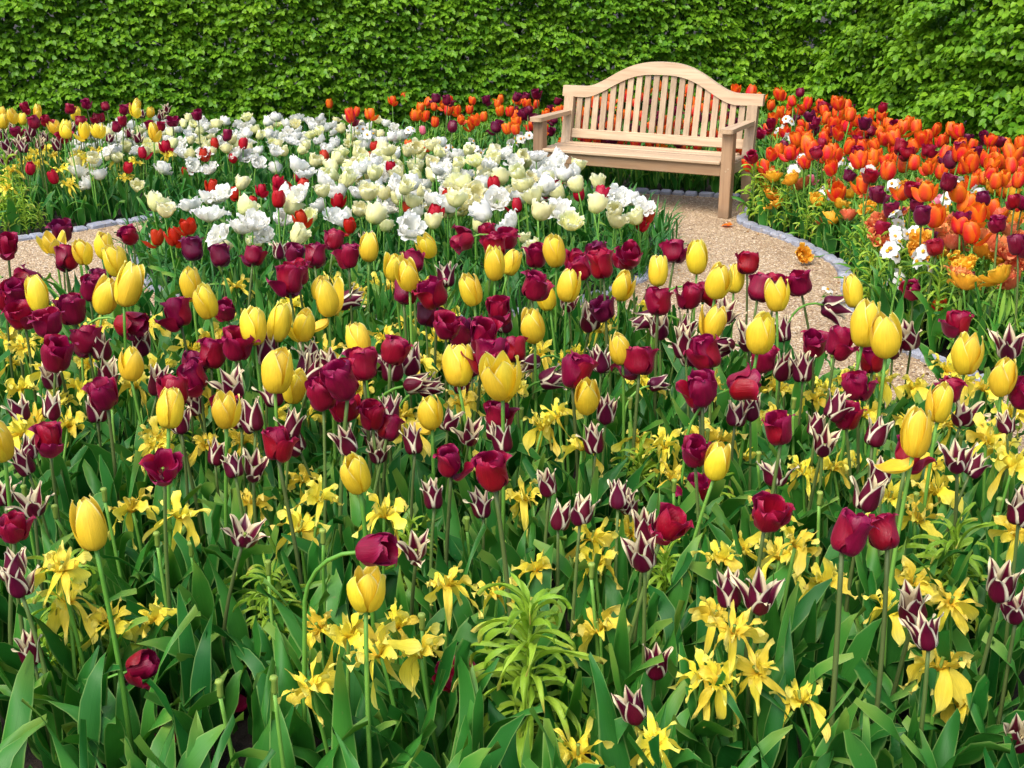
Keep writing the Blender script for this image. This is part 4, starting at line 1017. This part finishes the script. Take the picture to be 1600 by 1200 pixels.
def sample(poly, n, z=0.0, clump=None):
    poly = [tuple(p)[:2] for p in poly]; xs = [p[0] for p in poly]; ys = [p[1] for p in poly]; out = []
    while len(out) < n:
        x = rng.uniform(min(xs), max(xs)); y = rng.uniform(min(ys), max(ys))
        if inside(x, y, poly):
            if clump and rng.random() > .35 + .65 * (.5 + .5 * math.sin(x * clump + 1.3 * math.sin(y * clump))): continue
            out.append((x, y, z))
    return np.array(out)
def mass(name, poly, n, L, W_, mat, label, el=(60, 88), arch=(15, 110), z=0.0, wave=.008, nu=8, clump=None, tone=(0, 1)):
    P = sample(poly, n, z, clump)
    strap_mass(name, P, rng.uniform(*L, n), rng.uniform(*W_, n), np.radians(rng.uniform(*el, n)), np.radians(rng.uniform(*arch, n)), rng.uniform(0, 6.28, n), rng.uniform(*tone, n), mat, nu=nu, label=label, wave=wave)
POLY_F = [(-3.3, 1.6), (-1.2, 1.25), (1.5, 1.25), (2.5, 1.6)] + [tuple(p) for p in FRONT_E if p[1] > 1.7 and p[0] > -3.6][::-1]
mass('tulip_foliage', POLY_F, 3500, (.24, .46), (.012, .036), M_LEAFS, 'dense broad green tulip leaves filling the front bed between the flower stems', el=(66, 90), arch=(10, 95), wave=.016, nu=10)
EDGE = [(-1.9, 5.1), (.9, 4.5), (.8, 5.0), (.1, 5.40), (-.7, 5.48), (-1.6, 5.52)]
mass('tulip_foliage', EDGE, 520, (.30, .50), (.008, .022), M_LEAFS, 'upright narrow tulip leaves along the far edge of the front bed', el=(76, 90), arch=(5, 40))
mass('tulip_foliage', ISL, 1500, (.18, .32), (.010, .022), M_LEAFS, 'green tulip leaves filling the round bed under the white blooms', z=.03)
RIM = [(-0.72 + (x + .72) * 1.05, 7.92 + (y - 7.92) * 1.05) for x, y in ISL]
mass('fine_foliage', RIM, 3400, (.14, .30), (.004, .008), M_FINE, 'thin grassy dark green leaves round the rim of the round bed', z=.03, wave=.002, nu=6, el=(40, 88))
mass('tulip_foliage', right_poly, 2000, (.24, .38), (.014, .03), M_LEAFS, 'broad green tulip leaves filling the right bed under the orange tulips')
mass('lime_foliage', right_poly, 6500, (.12, .30), (.006, .013), M_LIMES, 'pale lime green narrow leaves spread through the right bed', wave=.004, nu=6, el=(20, 80), z=.06)
mass('lime_foliage', right_poly, 5200, (.08, .20), (.006, .012), M_LIMES, 'light green leaf tips spread among the orange blooms of the right bed', wave=.004, nu=6, el=(10, 80), z=.24)
mass('tulip_foliage', back_poly, 3400, (.22, .36), (.012, .026), M_LEAFS, 'green tulip leaves filling the beds below the long back hedge')
mass('lime_foliage', [p for p in back_poly if p[0] > -1.5] + [(-1.5, 12.3), (-1.4, 10.2)][::1], 1500, (.12, .24), (.005, .010), M_LIMES, 'pale green narrow leaves behind the bench', wave=.004, nu=6, z=.1)

# loose things on the gravel
def pebbles():
    n = 5200; P = []
    ring = [tuple(p) for p in outline]
    while len(P) < n:
        x, y = rng.uniform(-3.6, 2.4), rng.uniform(3.6, 9.9)
        if inside(x, y, ring) and not inside(x, y, ISL): P.append((x, y))
    P = np.array(P); k = 6; V = []; F = []; T = []
    for i, (x, y) in enumerate(P):
        r_ = rng.uniform(.0035, .009); a0 = rng.uniform(0, 6.28); b_ = len(V)
        for q in range(5):
            a = a0 + q * 1.2566; rr_ = r_ * rng.uniform(.75, 1.2); V.append((x + math.cos(a) * rr_, y + math.sin(a) * rr_ * .8, .001))
        V.append((x + r_ * .1, y, r_ * .75))
        F += [(b_ + q, b_ + (q + 1) % 5, b_ + 5) for q in range(5)]; T += [rng.random()] * 6
    k = N('loose_pebble'); at_ = k.n('ShaderNodeAttribute'); at_.attribute_name = 'tone'
    k.l(k.mix(at_.outputs['Fac'], (0.27, 0.165, 0.085), (0.74, 0.60, 0.42)), k.b.inputs['Base Color']); k.b.inputs['Roughness'].default_value = .85
    me = mesh('pebbles', V, F, k.m, smooth=False); a_ = me.attributes.new('tone', 'FLOAT', 'POINT'); a_.data.foreach_set('value', np.array(T, dtype=np.float32))
    tag(link('pebbles', me), 'loose tan pebbles scattered over the gravel path', 'gravel', kind='stuff')
pebbles()
def path_litter():
    n = 420; P = []; ring = [tuple(p) for p in outline]
    while len(P) < n:
        x, y = rng.uniform(-3.6, 2.4), rng.uniform(3.6, 9.9)
        if not inside(x, y, ring) or inside(x, y, ISL): continue
        dmin = min(min((x - q[0]) ** 2 + (y - q[1]) ** 2 for q in ring), min((x - q[0]) ** 2 + (y - q[1]) ** 2 for q in ISL)) ** .5
        if rng.random() < math.exp(-dmin / .12) + .04: P.append((x, y, .006))
    m = leaf_mat('path_litter', (0.06, 0.035, 0.02), (0.42, 0.20, 0.05), trans=.05, attr=True, tint=(1, 1, 1))
    o = leaf_cloud('path_litter', np.array(P), rng.normal(0, 1, (n, 3)) * np.array([1, 1, .05]), rng.normal(0, .2, (n, 3)) + np.array([0, 0, 1]), rng.uniform(.012, .04, n), rng.uniform(.003, .010, n), rng.uniform(0, 1, n), m)
    tag(o, 'small dry leaf bits and shrivelled petals along the path edges', 'litter', kind='stuff')
path_litter()

# litter on the soil
def litter():
    n = 900; P = sample(POLY_F, n, -.02); 
    T = rng.uniform(0, 1, n)
    m = leaf_mat('dry_litter', (0.10, 0.06, 0.03), (0.32, 0.22, 0.12), trans=.05, attr=True, tint=(1, 1, 1))
    o = leaf_cloud('dry_litter', P + np.array([0, 0, .012]), rng.normal(0, 1, (n, 3)) * np.array([1, 1, .15]), rng.normal(0, .3, (n, 3)) + np.array([0, 0, 1]), rng.uniform(.012, .05, n), rng.uniform(.003, .009, n), T, m)
    tag(o, 'dry brown bits of leaf and bark lying on the soil', 'litter', kind='stuff')
litter()
def fallen(px, py, mat, name, label, H=.1, seed=0):
    b = MB(); pr = [(.0, .02, .12, .9), (.2, .06, .34, .8), (.5, .10, .42, .7), (.75, .13, .36, .6), (.95, .2, .1, .6)]
    P, UV = petal(pr, 9, 7, ruffle=.06, H=H, seed=seed); b.grid(P, UV); x, y = at(px, py, .01)
    o = link(name, b.me(name, mat), None, (x, y, -.005 if y < 4.9 else .004), (0, 0, random.uniform(0, 6))); tag(o, label, 'petal')
fallen(300, 1150, PM['crimson'], 'fallen_petal', 'crimson petal lying on dark soil at the bottom left', .11, 1)
fallen(330, 1110, PM['crimson'], 'fallen_petal', 'crimson petal with pale base on soil right of two crimson blooms, bottom left', .10, 2)
fallen(665, 1180, PM['crimson'], 'fallen_petal', 'crimson petal on the soil at the bottom edge left of the lime plant', .10, 3)
fallen(1098, 385, PM['salmon'], 'fallen_petal', 'orange petal lying on the gravel right of the bench leg', .07, 4)
fallen(1127, 352, PM['orange'], 'fallen_petal', 'orange petal on gravel at the foot of the bench leg', .09, 5)
def lying(px, py, k, bloom, label):
    x, y = at(px, py, .05); root = link('fallen_bloom', None, loc=(x, y, 0)); tag(root, label, 'flower head')
    bl = link('bloom', bloom, root, (0, 0, .045), (R(62), R(8), R(20)))
    b = MB(); b.tube([(0, 0, .045), (.05, .05, .03), (.16, .13, .016), (.30, .16, .05)], [.004, .004, .004, .004], 6); link('stem', b.me('stem', M_STEM), root)
lying(1250, 400, 'G', POOL['Gfull'][1], 'golden orange double bloom lying on the gravel by the right kerb')
lying(1285, 462, 'N', POOL['nfull'][1], 'white narcissus head lying on the gravel left of a yellow tulip')
lying(1128, 300, 'G', POOL['Gfull'][2], 'orange bloom drooping to the gravel behind the front leg of the bench')
print('plants', len(PLACED), 'objects', len(S.objects))
